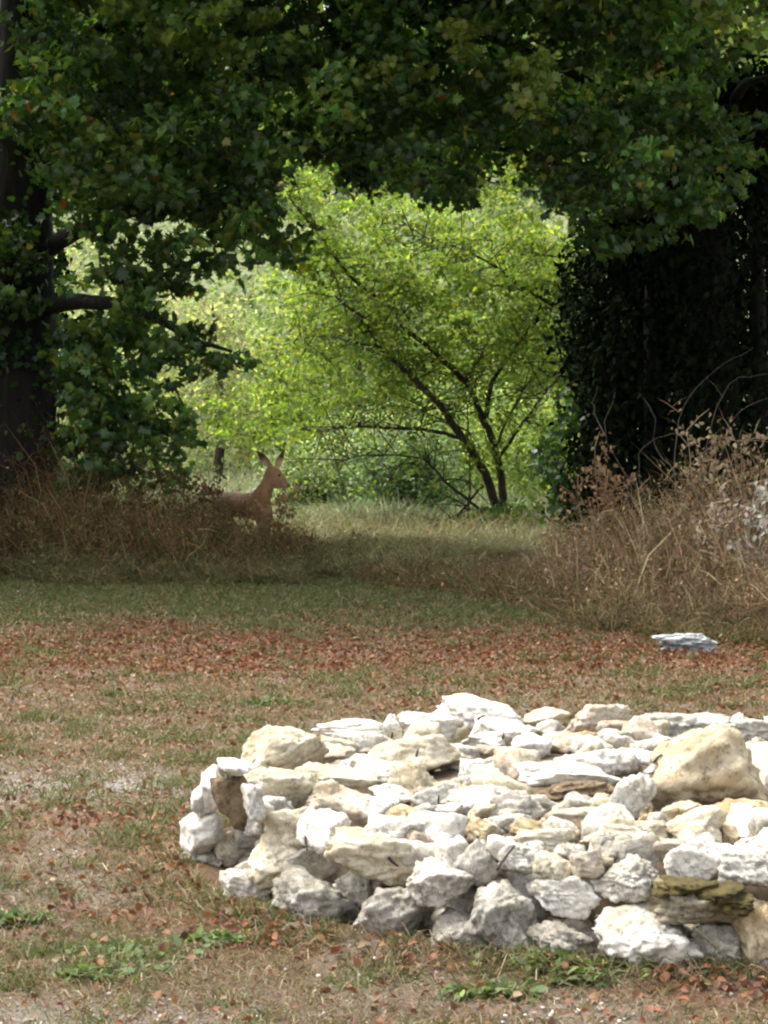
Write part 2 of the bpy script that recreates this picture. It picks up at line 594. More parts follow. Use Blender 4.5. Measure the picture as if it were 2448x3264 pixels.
def rock_mesh(seed, sub=4, planes=11, rough=.06, flat=1.0, sharp=14.0, layered=0.0):
    """a broken limestone block: rounded intersection of random planes, then chips and pits"""
    U, T = ICO[sub]
    rg = np.random.default_rng(seed)
    ax = np.array([(1, 0, 0), (-1, 0, 0), (0, 1, 0), (0, -1, 0), (0, 0, 1), (0, 0, -1)], dtype=float)
    ax = norm(ax + rg.normal(scale=.36, size=ax.shape))
    cut = norm(rg.normal(size=(planes, 3)))
    Np = np.concatenate([ax, cut])
    d = np.concatenate([.56 + .24 * rg.random(6), .66 + .28 * rg.random(planes)])
    dots = U @ Np.T
    r = np.where(dots > .05, d / np.maximum(dots, .05), 9)
    r = np.minimum(r, 1.3)
    r = -np.log(np.exp(-sharp * r).sum(1)) / sharp      # soft minimum
    V = U * r[:, None]
    off = Vector(rg.random(3) * 50)
    disp = np.empty(len(V))
    for i, p in enumerate(V):
        q = Vector(p) + off
        a = mn.fractal(q * 1.7, 1.0, 2.1, 3)
        b = mn.ridged_multi_fractal(q * 2.6, .8, 2.2, 5, 1.0, 2.0) - 1.0
        c = mn.noise(q * 7.0)
        e = mn.noise(q * 15.0) if sub > 3 else 0
        st = mn.noise(q * 2.2 + Vector((9, 3, 1)))
        st = math.floor(st * 5) / 5 - st          # small broken ledges
        disp[i] = a * .8 - b * .75 + c * .30 + e * .26 + st * 1.1 - max(0, mn.noise(q * 4.6) - .28) * 1.8
    V = V * (1 + rough * 1.5 * disp)[:, None]
    if layered:
        V[:, 2] += layered * np.sin(V[:, 2] * 16 + 2 * V[:, 0]) * .5
        V[:, 0] *= 1 + layered * np.sin(V[:, 2] * 16 + 1)
        V[:, 1] *= 1 + layered * np.sin(V[:, 2] * 16 + 1)
    V[:, 2] *= flat
    lo, hi = V.min(0), V.max(0)
    return (V - (lo + hi) / 2) / ((hi - lo) / 2), T          # fits the unit box


bed = empty('stone_bed', (RCX, RCY, 0))
tag(bed, 'low round bed of piled pale limestone blocks on the lawn', 'stone bed')

# (x0, y0, x1, y1, kind, layer)  boxes of the stones in the photograph; f: outer face, t: lying on top
STONES = [
    (750, 2310, 1018, 2478, 'cream', 't'), (1010, 2292, 1226, 2362, 'white', 't'), (1118, 2318, 1190, 2358, 'pink', 't'),
    (1020, 2352, 1136, 2420, 'cream', 't'), (1130, 2340, 1256, 2406, 'cream', 't'), (1222, 2278, 1284, 2352, 'white', 't'),
    (1274, 2274, 1456, 2352, 'white', 't'), (1060, 2418, 1166, 2466, 'grey', 't'), (1168, 2348, 1466, 2490, 'cream', 't'),
    (1152, 2432, 1300, 2508, 'cream', 't'), (1390, 2222, 1684, 2340, 'white', 't'), (1470, 2325, 1640, 2410, 'white', 't'), (1674, 2260, 1812, 2318, 'cream', 't'),
    (1806, 2244, 1994, 2342, 'pink', 't'), (1716, 2334, 2036, 2412, 'cream', 't'), (1934, 2348, 2036, 2424, 'ochre', 't'),
    (1982, 2292, 2114, 2406, 'pink', 't'), (2030, 2272, 2318, 2360, 'pale', 't'), (2318, 2290, 2510, 2378, 'pale', 't'),
    (2314, 2364, 2530, 2466, 'white', 't'), (2396, 2468, 2530, 2548, 'cream', 't'), (2052, 2326, 2416, 2624, 'ochre', 't'),
    (2272, 2556, 2510, 2660, 'ochre', 't'), (1994, 2388, 2102, 2466, 'white', 't'), (1944, 2460, 2066, 2642, 'pale', 't'),
    (1776, 2382, 1994, 2490, 'white', 't'), (1632, 2430, 1988, 2530, 'white', 't'), (1704, 2486, 1964, 2576, 'brown', 't'),
    (1890, 2534, 1952, 2600, 'pink', 't'), (1578, 2388, 1722, 2498, 'cream', 't'), (1504, 2412, 1596, 2492, 'pink', 't'),
    (1488, 2454, 1598, 2528, 'white', 't'), (1438, 2504, 1644, 2600, 'white', 't'), (1572, 2516, 1728, 2624, 'pale', 't'),
    (1728, 2570, 1946, 2666, 'pink', 't'), (1856, 2604, 2108, 2722, 'cream', 't'), (2060, 2588, 2126, 2690, 'pale', 't'),
    (2132, 2588, 2314, 2710, 'cream', 't'), (2288, 2624, 2362, 2702, 'ochre', 't'), (2332, 2648, 2510, 2722, 'white', 't'),
    (1722, 2612, 1856, 2708, 'pale', 't'), (1820, 2618, 1886, 2696, 'brown', 't'), (1566, 2594, 1716, 2650, 'white', 't'),
    (1492, 2610, 1578, 2684, 'ochre', 't'), (1644, 2636, 1844, 2720, 'cream', 't'), (798, 2448, 1004, 2564, 'cream', 't'),
    (990, 2436, 1196, 2540, 'cream', 't'), (978, 2510, 1228, 2576, 'pink', 't'), (1190, 2498, 1318, 2564, 'white', 't'),
    (1304, 2498, 1468, 2588, 'white', 't'), (1394, 2534, 1504, 2594, 'grey', 't'), (1244, 2570, 1366, 2642, 'ochre', 't'),
    (1394, 2600, 1504, 2672, 'ochre', 't'), (1040, 2552, 1228, 2636, 'pale', 't'), (1160, 2606, 1408, 2714, 'pale', 't'),
    (1380, 2560, 1470, 2610, 'white', 't'), (1560, 2670, 1680, 2720, 'white', 't'), (1310, 2560, 1400, 2606, 'pale', 't'),
    # left end
    (690, 2422, 800, 2476, 'white', 'l'), (640, 2446, 716, 2590, 'white', 'l'), (690, 2466, 806, 2652, 'brown', 'd'),
    (768, 2500, 846, 2616, 'pale', 'l'), (584, 2592, 714, 2732, 'white', 'l'), (612, 2500, 668, 2620, 'white', 'l'),
    (576, 2708, 732, 2850, 'grey', 'f'), (668, 2652, 798, 2760, 'cream', 'g'),
    # upper course of the outer face
    (790, 2648, 1014, 2806, 'cream', 'g'), (812, 2556, 1140, 2745, 'cream', 'h'), (1040, 2648, 1396, 2810, 'cream', 'g'),
    (1384, 2672, 1522, 2790, 'white', 'g'), (1446, 2674, 1590, 2816, 'pale', 'g'), (1584, 2672, 1736, 2792, 'pale', 'g'),
    (1710, 2708, 1826, 2800, 'cream', 'g'), (1814, 2706, 1916, 2792, 'pink', 'g'), (1680, 2778, 1910, 2914, 'white', 'g'),
    (1890, 2726, 2126, 2884, 'pale', 'g'), (2114, 2678, 2296, 2824, 'white', 'g'), (2282, 2706, 2510, 2842, 'pale', 'g'),
    # lower course
    (696, 2756, 872, 2910, 'pale', 'f'), (852, 2768, 1142, 2952, 'grey', 'f'), (1130, 2802, 1390, 2985, 'grey', 'f'),
    (1286, 2750, 1506, 2890, 'pale', 'f'), (1360, 2882, 1576, 3030, 'grey', 'f'), (1480, 2804, 1712, 2940, 'grey', 'f'),
    (1546, 2862, 1706, 2970, 'grey', 'f'), (1686, 2924, 1898, 3092, 'grey', 'f'), (1902, 2858, 2250, 3085, 'pale', 'f'),
    (2070, 2802, 2376, 2950, 'moss', 'f'), (2200, 2920, 2392, 3106, 'grey', 'f'), (2336, 2834, 2510, 2986, 'ochre', 'f'),
    (2348, 2990, 2530, 3132, 'grey', 'f'), (1734, 2876, 1912, 2965, 'brown', 'd'), (2470, 2700, 2640, 2850, 'white', 'g'),
    (2490, 2850, 2680, 2990, 'grey', 'f'), (2520, 2990, 2700, 3130, 'pale', 'f'), (2500, 2600, 2640, 2700, 'cream', 't'),
    (2500, 2400, 2640, 2480, 'cream', 't'), (2500, 2300, 2660, 2380, 'white', 't'),
]


def near_hit(px, py, R):
    u, v = (px - 1224) / F, -(py - 1632) / F
    dy, dz = CP + v * SP, -SP + v * CP
    A = u * u + dy * dy
    B = -2 * (u * RCX + dy * RCY)
    Cc = RCX * RCX + RCY * RCY - R * R
    disc = max(B * B - 4 * A * Cc, 0)
    t = (-B - math.sqrt(disc)) / (2 * A)
    return Vector((u * t, dy * t, EYE + dz * t))


def add_stone(c, half3, kind, seed, sub=4, label=None, tilt=.2, **kw):
    V, T = rock_mesh(seed, sub, **kw)
    rg = random.Random(seed)
    V = V * np.array(half3)
    Rm = np.array(Matrix.Rotation(rg.uniform(-tilt, tilt), 3, 'Y') @ Matrix.Rotation(rg.uniform(-.5, .5), 3, 'Z'))
    V = V @ Rm.T
    me = mesh('stone', V, [T], None, True)
    o = link('stone', me, M_STONE[kind], bed)
    o.location = c
    if label: o['label'] = label
    return o


PART_LABEL = {21: 'big ochre boulder standing on top of the bed', 60: 'brown hollow stone at the left end'}
for i, (x0, y0, x1, y1, kind, lay) in enumerate(STONES):
    xc, yc = (x0 + x1) / 2, (y0 + y1) / 2
    if lay == 't':
        Y = ground(xc, y1, .265).y
        Y = min(Y, RCY + math.sqrt(max(.05, (RR - .12) ** 2 - min((xc - 1224) / F * Y - RCX, RR - .2) ** 2)))
        s = Y / F
        hw, hh = (x1 - x0) * s / 2, (y1 - y0) * s / 2
        hd = min(max(.55 * (hw + hh), .05), .20)
        c = at(xc, yc, Y + hd * .5)
        hw *= 1.12
        hh *= 1.12
        c.z -= hh * .08
        if i == 21: hd, kind = .19, 'boulder'
    else:
        inset = {'f': .10, 'g': .20, 'h': .30, 'l': .12, 'd': .24}[lay]
        if i == 60: inset = .13
        c = near_hit(xc, yc, RR - inset)
        s = c.y / F
        hw, hh = (x1 - x0) * s / 2, (y1 - y0) * s / 2
        hd = min(max(.5 * (hw + hh), .07), .17)
        if lay == 'l': hd = .10
    if lay == 'f' and c.z - hh < .13:            # bottom course stands on the ground
        Yf = min(max(c.y, ground(xc, y1, -.02).y + hd * .6), c.y + .12) if xc > 700 else c.y
        top = at(xc, y0, Yf).z
        hw *= Yf / s / F
        hh = (top - .015) / 2
        c.z = top - hh
    asp = hw / hh
    add_stone(c, (hw * 1.06, hd, hh * 1.05), kind, 100 + i, 5 if (x1 - x0) > 150 else 4, PART_LABEL.get(i),
              planes=5 if kind != 'grey' else 7, rough=.075 if kind in ('cream', 'white', 'pink', 'boulder') else .10,
              sharp=24 if kind in ('cream', 'white', 'pink', 'boulder') else 18, layered=.05 if kind == 'brown' else (.022 if i % 4 == 1 else 0), tilt=.10 if asp > 1.9 else .34)

# moss cushions on the cracked stone at the right front
m, nt, b = new_mat('brown_moss')
nt.links.new(ramp(nt, nnoise(nt, 40, 8, .7), [(.32, (.060, .042, .012)), (.55, (.13, .098, .022)), (.72, (.17, .15, .035))]), b.inputs['Base Color'])
b.inputs['Roughness'].default_value = 1
bump(nt, b, nnoise(nt, 90, 6, .8), 1, .02)
for k, (x0, y0, x1, y1) in enumerate([(2076, 2800, 2290, 2868), (2170, 2806, 2380, 2886), (2280, 2836, 2400, 2912)]):
    c = near_hit((x0 + x1) / 2, (y0 + y1) / 2, RR - .07)
    V, T = rock_mesh(860 + k, 4, planes=3, rough=.15, sharp=7)
    s = c.y / F / 2
    o = link('moss', mesh('moss', V * np.array([(x1 - x0) * s, .09, (y1 - y0) * s]), [T], None, True), m, bed)
    o.location = c

# hidden hearting: soil core and small stones showing in the gaps
ang = np.linspace(0, 2 * math.pi, 48, endpoint=False)
core = MB()
rings = [(RR - .52, -.02), (RR - .52, .16), (RR - .56, .24), (RR - .8, .27), (.6, .28), (.01, .28)]
V = np.concatenate([np.stack([r0 * np.cos(ang) + RCX, r0 * np.sin(ang) + RCY, np.full(48, z0)], -1) for r0, z0 in rings])
V[:48 * 5] += RNG.normal(scale=.015, size=(48 * 5, 3))
Q = np.concatenate([np.stack([k * 48 + np.arange(48), k * 48 + (np.arange(48) + 1) % 48, (k + 1) * 48 + (np.arange(48) + 1) % 48, (k + 1) * 48 + np.arange(48)], -1) for k in range(len(rings) - 1)])
m, nt, b = new_mat('dark_soil')
nt.links.new(ramp(nt, nnoise(nt, 30), [(.3, (.045, .030, .018)), (.7, (.13, .09, .055))]), b.inputs['Base Color'])
b.inputs['Roughness'].default_value = 1
core.add(V, [Q])
core.build('soil_core', m, bed, True)

small = [mesh('stone', *(lambda a: (a[0] * .08, [a[1]]))(rock_mesh(900 + k, 4, planes=5, rough=.09, sharp=26)), None, True) for k in range(14)]
small_by = {}
for k, me in enumerate(small):
    kind = ['white', 'cream', 'pale', 'pink', 'white', 'ochre', 'cream', 'pale', 'white', 'pale', 'cream', 'grey', 'white', 'pale'][k]
    me.materials.append(M_STONE[kind])
rg = random.Random(5)
for k in range(260):
    a, q = rg.uniform(0, 6.283), math.sqrt(rg.random()) * (RR - .18)
    xx, yy = RCX + q * math.cos(a), RCY + q * math.sin(a)
    o = link('stone', rg.choice(small), None, bed)
    s = rg.uniform(.035, .085)
    o.location = (xx, yy, .275 + s * .45)
    o.scale = (12.5 * s * rg.uniform(.9, 1.5), 12.5 * s * rg.uniform(.8, 1.2), 12.5 * s * rg.uniform(.6, 1.0))
    o.rotation_euler = (rg.uniform(-.3, .3), rg.uniform(-.3, .3), rg.uniform(0, 6.28))
for k in range(120):
    a = rg.uniform(math.pi * .85, math.pi * 2.0)
    z = rg.choice([.05, .05, .15, .24]) + rg.uniform(-.03, .03)
    q = RR - .24 - .25 * z
    o = link('stone', small[rg.choice([2, 7, 9, 11, 13, 1])], None, bed)
    s = rg.uniform(.06, .105)
    o.location = (RCX + q * math.cos(a), RCY + q * math.sin(a), z)
    o.scale = (12.5 * s * 1.3, 12.5 * s, 12.5 * s * .9)
    o.rotation_euler = (rg.uniform(-.4, .4), rg.uniform(-.4, .4), rg.uniform(0, 6.28))
# the back and the right of the ring, seen only from beside
for k in range(26):
    a = math.radians(-62 + k * 8.2)
    for z, s in ((.10, .16), (.27, .13)):
        if a > math.radians(20) and z < .2 or a < math.radians(30):
            o = link('stone', small[rg.randrange(14)], None, bed)
            o.location = (RCX + (RR - .16 - .3 * z) * math.cos(a), RCY + (RR - .16 - .3 * z) * math.sin(a), z)
            o.scale = (12.5 * s * 1.1, 12.5 * s * rg.uniform(.8, 1.1), 12.5 * s * .75)
            o.rotation_euler = (0, 0, a + 1.57)

# flat pale stone at the foot of the right brush
V, T = rock_mesh(778, 5, planes=7, rough=.20, layered=.03, sharp=14)
p = ground(2188, 2082)
me = mesh('flat_stone', V * np.array([.235, .16, .088]), [T], None, True)
o = link('flat_stone', me, stone_mat('bluish_grey_stone', (.30, .34, .36), (.56, .60, .62), (.22, .24, .25), .5, (.66, .68, .68)))
o.location = p + Vector((0, 0, .05))
tag(o, 'flat pale bluish grey stone lying on red leaves below the right brush', 'stone')

# ------------------------------------------------------------------ trees
def tree_tube(name, pts, radii, mat, parent, sides=8, k=4, jitter=0.0, rough=.03):
    line = smooth_line(pts, k, jitter)
    rr = np.interp(np.linspace(0, 1, len(line)), np.linspace(0, 1, len(radii)), radii)
    V, fc = tube(line, rr, sides, rough)
    return link(name, mesh(name, V, fc, None, True), mat, parent), line


MAPLE_COLS = [(.046, .100, .030), (.062, .125, .032), (.082, .138, .028), (.038, .082, .034), (.12, .17, .038), (.058, .108, .045)]
MAPLE_P = [.26, .24, .16, .2, .07, .07]


def clumps(n, poly, y0, y1, r, per, flatten=.55):
    """leaf positions in clumps whose centres show inside the outline, over a real depth"""
    xs, ys = [q[0] for q in poly], [q[1] for q in poly]
    out = []
    while len(out) < n:
        px = RNG.uniform(min(xs), max(xs), 4 * n); py = RNG.uniform(min(ys), max(ys), 4 * n)
        ok = inpoly(px, py, poly)
        for a, b_ in zip(px[ok], py[ok]):
            out.append((a, b_))
            if len(out) >= n: break
    C = np.array([tuple(at(a, b_, RNG.uniform(y0, y1))) for a, b_ in out])
    rad = r * (.6 + .8 * RNG.random(n))
    P = np.repeat(C, per, axis=0)
    q = norm(RNG.normal(size=(n * per, 3))) * (RNG.random((n * per, 1)) ** .45)
    P = P + q * np.repeat(rad, per)[:, None] * np.array([1, 1, flatten])
    tone = np.repeat(np.exp(RNG.normal(scale=.5, size=(n, 1))), per, axis=0)
    return P, tone, C


def maple_cols(n, tone):
    c = pick(MAPLE_COLS, n, MAPLE_P) * tone
    o = RNG.random(n) < .003
    c[o] = np.array([.30, .10, .03])
    o = RNG.random(n) < .02
    c[o] = np.array([.22, .22, .04])
    return np.clip(c, .01, .4)


def maple_leaf_parts(parent, P, n_part, size):
    """the leaves that show best, each an object"""
    base = []
    for k in range(6):
        V = MAPLE_V * (1, 1, 1 + k * 1.1)
        base.append(mesh('leaf', V, [MAPLE_F], np.broadcast_to(pick([MAPLE_COLS[k]], 1), (len(V), 3))))
        base[-1].materials.append(M_MAPLE)
    idx = RNG.choice(len(P), n_part, replace=False)
    Fm = frames(n_part, .5, .6)
    for j, i in enumerate(idx):
        s = size * RNG.uniform(.8, 1.25)
        o = link('leaf', base[RNG.integers(6)], None, parent)
        M = Matrix([[*Fm[j][r], P[i][r]] for r in range(3)] + [[0, 0, 0, 1]]) @ Matrix.Diagonal((s, s, s, 1))
        o.matrix_parent_inverse = Matrix.Translation(-parent.location)
        o.matrix_basis = M
    keep = np.ones(len(P), dtype=bool)
    keep[idx] = False
    return keep


def unseen_crown(c, rx, ry, rz, n, size):
    q = norm(RNG.normal(size=(n, 3))) * (RNG.random((n, 1)) ** .33)
    P = np.array(c) + q * np.array([rx, ry, rz])
    px, py = topx(P[:, 0], P[:, 1], P[:, 2])
    return P[(py < -60) | (np.abs(px - 1224) > 1420) & (P[:, 2] > 1.3)]        # unseen leaves above and beside the view, added to shade the scene


# --- left maple
pA = at(70, 1790, 29.5); pA.z = 0
mapleA = empty('maple_tree', pA)
tag(mapleA, 'old maple with thick black trunk at the left edge, leaves drooping before the gap', 'tree')
tree_tube('trunk', [pA + Vector((-.05, 0, -.1)), pA + Vector((0, 0, .5)), pA + Vector((.0, 0, 2.2)), pA + Vector((-.03, .1, 4.2)), pA + Vector((.05, .2, 7.5))], [.55, .43, .40, .36, .18], M_BARK, mapleA, 14, 6, .01, .05)
limbsA = [
    [(120, 500, 29.5), (330, 300, 29), (620, 160, 28.5), (950, 60, 28.3), (1230, 20, 28)],
    [(120, 800, 29.5), (300, 720, 28.6), (520, 640, 28), (720, 640, 27.7), (860, 700, 27.5)],
    [(130, 980, 29.4), (300, 960, 28.4), (480, 1010, 27.9), (620, 1080, 27.6), (740, 1120, 27.5)],
    [(120, 300, 29.5), (350, 60, 29.3), (700, -150, 29), (1050, -260, 29)],
    [(140, 1180, 29.3), (260, 1230, 28.5), (400, 1330, 28), (540, 1390, 27.7)],
]
for l in limbsA:
    tree_tube('branch', [at(*q) for q in l], [.11, .07, .04, .015], M_BARK, mapleA, 6, 4, .01)
polyA = [(-250, -900), (1300, -900), (1300, 560), (1200, 580), (1090, 540), (980, 440), (880, 480), (890, 700), (930, 820), (860, 860), (780, 840), (690, 700), (560, 690), (420, 660), (300, 680), (200, 640), (180, 520), (90, 500), (0, 450), (-60, 330), (120, 250), (60, 120), (90, -60), (-250, -200)]
P1, t1, _ = clumps(820, polyA, 26.0, 30.8, .36, 42)
polyA2 = [(210, 620), (700, 640), (880, 860), (820, 900), (660, 880), (560, 1000), (700, 1060), (840, 1130), (760, 1180), (640, 1180), (560, 1240), (640, 1330), (600, 1400), (480, 1440), (300, 1530), (230, 1540)]
P2, t2, C2 = clumps(125, polyA2, 27.0, 28.6, .24, 20, .5)
polyA3 = [(200, 1050), (420, 1000), (560, 1250), (580, 1420), (600, 1540), (420, 1600), (200, 1600)]
P3, t3, _ = clumps(46, polyA3, 27.6, 29.6, .30, 34)
polyA4 = [(-260, 560), (60, 680), (110, 800), (90, 960), (20, 1060), (-260, 1100)]
P4, t4, _ = clumps(34, polyA4, 28.2, 29.0, .26, 30)
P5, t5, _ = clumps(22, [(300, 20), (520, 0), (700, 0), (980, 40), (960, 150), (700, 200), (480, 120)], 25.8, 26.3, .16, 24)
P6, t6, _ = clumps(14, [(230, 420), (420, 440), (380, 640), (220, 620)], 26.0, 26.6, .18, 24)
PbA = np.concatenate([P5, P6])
keep = maple_leaf_parts(mapleA, P2, 290, .125)
P2, t2 = P2[keep], t2[keep]
P = np.concatenate([P1, P2, P3, P4]); tone = np.concatenate([t1, t2, t3, t4])
mb = MB()
mb.add(*leaves(P, .070 + .065 * RNG.random(len(P)), maple_cols(len(P), tone), MAPLE_V * (1, 1, 3), MAPLE_F, .5, .5))
mb.add(*leaves(PbA, .065 + .05 * RNG.random(len(PbA)), pick([(.10, .16, .035), (.14, .20, .05), (.08, .13, .03)], len(PbA)), MAPLE_V, MAPLE_F, .5, .5))  # lighter leaf colour stands in for lit patches of the crown
Ph = unseen_crown(pA + Vector((.6, -3.4, 8.4)), 5.6, 7.6, 3.4, 6000, .3)
Ph = np.concatenate([Ph[(Ph[:, 2] > 4.6) & (Ph[:, 1] < 31.0)], unseen_crown(pA + Vector((-3.6, -1.5, 4.6)), 2.8, 4.2, 3.6, 4500, .3)])      # unseen leaves added left of the view to shade the lower foliage and trunk
mb.add(*leaves(Ph, .22 + .12 * RNG.random(len(Ph)), maple_cols(len(Ph), np.ones((len(Ph), 1))), DIA_V * (1.5, 1, 1), DIA_F, .6, .3))
tag(mb.build('foliage', M_MAPLE, mapleA), kind='stuff')

# --- right maple
pB = at(2290, 1790, 30.5); pB.z = 0
mapleB = empty('maple_tree', pB)
tag(mapleB, 'broad maple whose ragged green crown hangs over the dark evergreens on the right', 'tree')
tree_tube('trunk', [pB + Vector((.05, 0, -.1)), pB + Vector((0, 0, .6)), pB + Vector((-.1, 0, 2.6)), pB + Vector((-.2, 0, 4.8)), pB + Vector((-.3, .1, 7.8))], [.42, .33, .29, .25, .12], M_BARK, mapleB, 12, 6, .01, .05)
for l in [[(2270, 700, 30.5), (2050, 420, 30), (1800, 220, 29.3), (1500, 100, 28.6), (1250, 60, 28.2)],
          [(2270, 800, 30.5), (2080, 640, 29.6), (1880, 560, 28.8), (1650, 480, 28.3), (1480, 470, 28)],
          [(2280, 500, 30.5), (2350, 300, 29.8), (2420, 250, 29), (2520, 240, 28.6)],
          [(2270, 400, 30.5), (2000, 80, 30), (1700, -140, 29.6), (1400, -240, 29)]]:
    tree_tube('branch', [at(*q) for q in l], [.10, .065, .035, .014], M_BARK, mapleB, 6, 4, .01)
polyB = [(1180, -900), (2700, -900), (2700, 60), (2300, 20), (2260, 150), (2330, 300), (2290, 420), (2330, 520), (2260, 620), (2190, 700), (2080, 690), (1980, 740), (1880, 760), (1800, 640), (1740, 580), (1690, 450), (1570, 430), (1530, 560), (1490, 640), (1330, 630), (1230, 570), (1160, 470)]
P1, t1, _ = clumps(830, polyB, 26.2, 30.8, .34, 42)
polyB2 = [(2200, 250), (2430, 420), (2380, 520), (2330, 640), (2230, 720), (2050, 780), (1900, 800), (1860, 730), (2100, 620)]
P2, t2, _ = clumps(40, polyB2, 26.6, 27.8, .2, 16)
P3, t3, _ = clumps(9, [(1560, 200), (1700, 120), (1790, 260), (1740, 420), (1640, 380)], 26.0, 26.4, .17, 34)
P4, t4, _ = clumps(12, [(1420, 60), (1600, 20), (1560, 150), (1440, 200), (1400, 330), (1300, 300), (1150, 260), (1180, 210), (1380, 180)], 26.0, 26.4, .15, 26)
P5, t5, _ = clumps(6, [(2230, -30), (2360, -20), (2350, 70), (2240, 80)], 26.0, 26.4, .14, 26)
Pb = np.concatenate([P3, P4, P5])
keep = maple_leaf_parts(mapleB, P2, 240, .115)
P = np.concatenate([P1, P2[keep]]); tone = np.concatenate([t1, t2[keep]])
mb = MB()
mb.add(*leaves(P, .065 + .06 * RNG.random(len(P)), maple_cols(len(P), tone), MAPLE_V * (1, 1, 3), MAPLE_F, .5, .5))
mb.add(*leaves(Pb, .07 + .05 * RNG.random(len(Pb)), pick([(.17, .24, .05), (.22, .28, .08), (.13, .19, .04)], len(Pb)), MAPLE_V, MAPLE_F, .5, .5))  # bright clumps: sunlight on the canopy put into the leaf colour
Ph = unseen_crown(pB + Vector((-.6, -4.2, 8.4)), 5.6, 7.6, 3.4, 6000, .3)  # out of view, spread forward to shade lawn and brush
Ph = Ph[(Ph[:, 2] > 4.6) & (Ph[:, 1] < 31.0)]
mb.add(*leaves(Ph, .22 + .12 * RNG.random(len(Ph)), maple_cols(len(Ph), np.ones((len(Ph), 1))), DIA_V * (1.5, 1, 1), DIA_F, .6, .3))
tag(mb.build('foliage', M_MAPLE, mapleB), kind='stuff')


# --- young bright tree in the gap, its stems traced at their own depth
def Z(zx, zy):
    return 600 + .8439 * zx, 480 + .8439 * zy


YD = 34.0
pY = at(1598, 1790, YD); pY.z = 0
young = empty('young_tree', pY)
tag(young, 'slender many-stemmed young tree with bright yellow green leaves in the gap', 'tree')
YB = [  # zoomed points with depth offset, start radius, end radius
    ([(1172, 1470, 0), (1165, 1350, 0), (1100, 1180, -.1), (1030, 1080, -.15), (950, 960, -.25), (860, 870, -.3), (790, 800, -.35), (710, 730, -.4), (665, 635, -.45), (560, 555, -.5)], .085, .018),
    ([(1190, 1470, .05), (1190, 1340, .05), (1180, 1220, .1), (1150, 1100, .15), (1110, 1010, .2), (1070, 910, .25), (1040, 865, .25), (960, 790, .2), (820, 670, .1), (770, 600, 0), (620, 480, -.1), (500, 330, -.2), (400, 200, -.3), (340, 120, -.3)], .075, .012),
    ([(1125, 1010, .18), (1145, 880, .25), (1200, 790, .3), (1270, 700, .3), (1320, 640, .3), (1400, 570, .35), (1480, 500, .4)], .045, .02),
    ([(1180, 1150, .12), (1240, 1060, .0), (1300, 980, -.1), (1370, 890, -.2), (1450, 800, -.3)], .032, .01),
    ([(1170, 1110, .14), (1200, 1030, .3), (1270, 900, .5), (1370, 760, .6)], .028, .01),
    ([(1390, 580, .35), (1330, 555, .3), (1250, 520, .2), (1165, 510, .1)], .022, .008),
    ([(1380, 585, .35), (1240, 500, .2), (1130, 420, 0), (1000, 360, -.2), (850, 320, -.3)], .028, .008),
    ([(1510, 400, .5), (1380, 400, .4), (1320, 388, .3)], .02, .008),
    ([(1025, 1085, -.15), (900, 1055, -.3), (700, 1045, -.5), (580, 1047, -.6), (480, 1065, -.7)], .034, .01),
    ([(1150, 1410, 0), (1070, 1330, -.1), (980, 1260, -.2), (930, 1200, -.2), (870, 1160, -.3), (700, 1150, -.4), (580, 1168, -.5)], .03, .008),
    ([(1058, 1420, -.2), (1065, 1250, -.2), (1060, 1100, -.2), (1050, 930, -.2)], .02, .008),
    ([(1115, 1265, -.05), (1050, 1340, -.2), (1008, 1400, -.3), (1035, 1470, -.3)], .022, .016),
    ([(880, 1035, -.2), (890, 990, -.2), (905, 955, -.2)], .016, .006),
    ([(705, 740, -.4), (600, 720, -.5), (500, 700, -.6), (400, 720, -.6)], .018, .006),
    ([(1045, 865, .25), (1080, 810, .2), (1120, 770, .2)], .02, .008),
    ([(770, 610, 0), (790, 540, .1), (825, 490, .2)], .014, .006),
]
tips = []
for pts, r0, r1 in YB:
    o, line = tree_tube('branch', [at(*Z(a, b_), YD + d) for a, b_, d in pts], [r0 * .78, (r0 + r1) * .42, r1 * .75], M_BARK2, young, 7, 4, .006)
    tips.append(line[len(line) // 3:])
tips = np.concatenate(tips)
# twigs
tw = MB()
ends = []
for k in range(420):
    p0 = tips[RNG.integers(len(tips))]
    d = norm(RNG.normal(size=3) * (1, 1, .6) + np.array([-.25, .25, .25]))
    L = RNG.uniform(.35, .95)
    pts = [p0, p0 + d * L * .5 + RNG.normal(scale=.05, size=3), p0 + d * L + RNG.normal(scale=.08, size=3) - (0, 0, .12 * L)]
    V, fc = tube(smooth_line(pts, 3), np.linspace(.009, .003, 7), 4)
    tw.add(V, fc)
    ends += [pts[1], pts[2], (pts[1] + pts[2]) / 2]
tag(tw.build('twigs', M_BARK2, young, True), kind='stuff')
ends = np.array(ends)
YPOLY = [(880, 490), (1000, 560), (1080, 570), (1180, 610), (1330, 650), (1480, 660), (1570, 600), (1530, 450), (1660, 470), (1700, 640), (1790, 730), (1880, 840), (1890, 950), (1850, 1050), (1840, 1250), (1800, 1420), (1750, 1560), (1600, 1560), (1450, 1480), (1250, 1440), (1050, 1400), (880, 1430), (700, 1390), (650, 1280), (760, 1220), (900, 1200), (820, 1120), (850, 1050), (1000, 1080), (1030, 1010), (930, 960), (760, 900), (700, 880), (960, 870), (970, 720), (920, 620)]
P, tone, _ = clumps(560, YPOLY, YD - .5, YD + 1.9, .24, 46, .40)
q = np.repeat(ends, 11, axis=0)
q = q + RNG.normal(scale=.11, size=q.shape) * (1, 1, .6)
P = np.concatenate([P, q])
tone = np.concatenate([tone, np.ones((len(q), 1))])
px, py = topx(P[:, 0], P[:, 1], P[:, 2])
thin = (py > 1000) & (RNG.random(len(P)) < .75 * sstep(1000, 1300, py) * sstep(900, 1150, px))
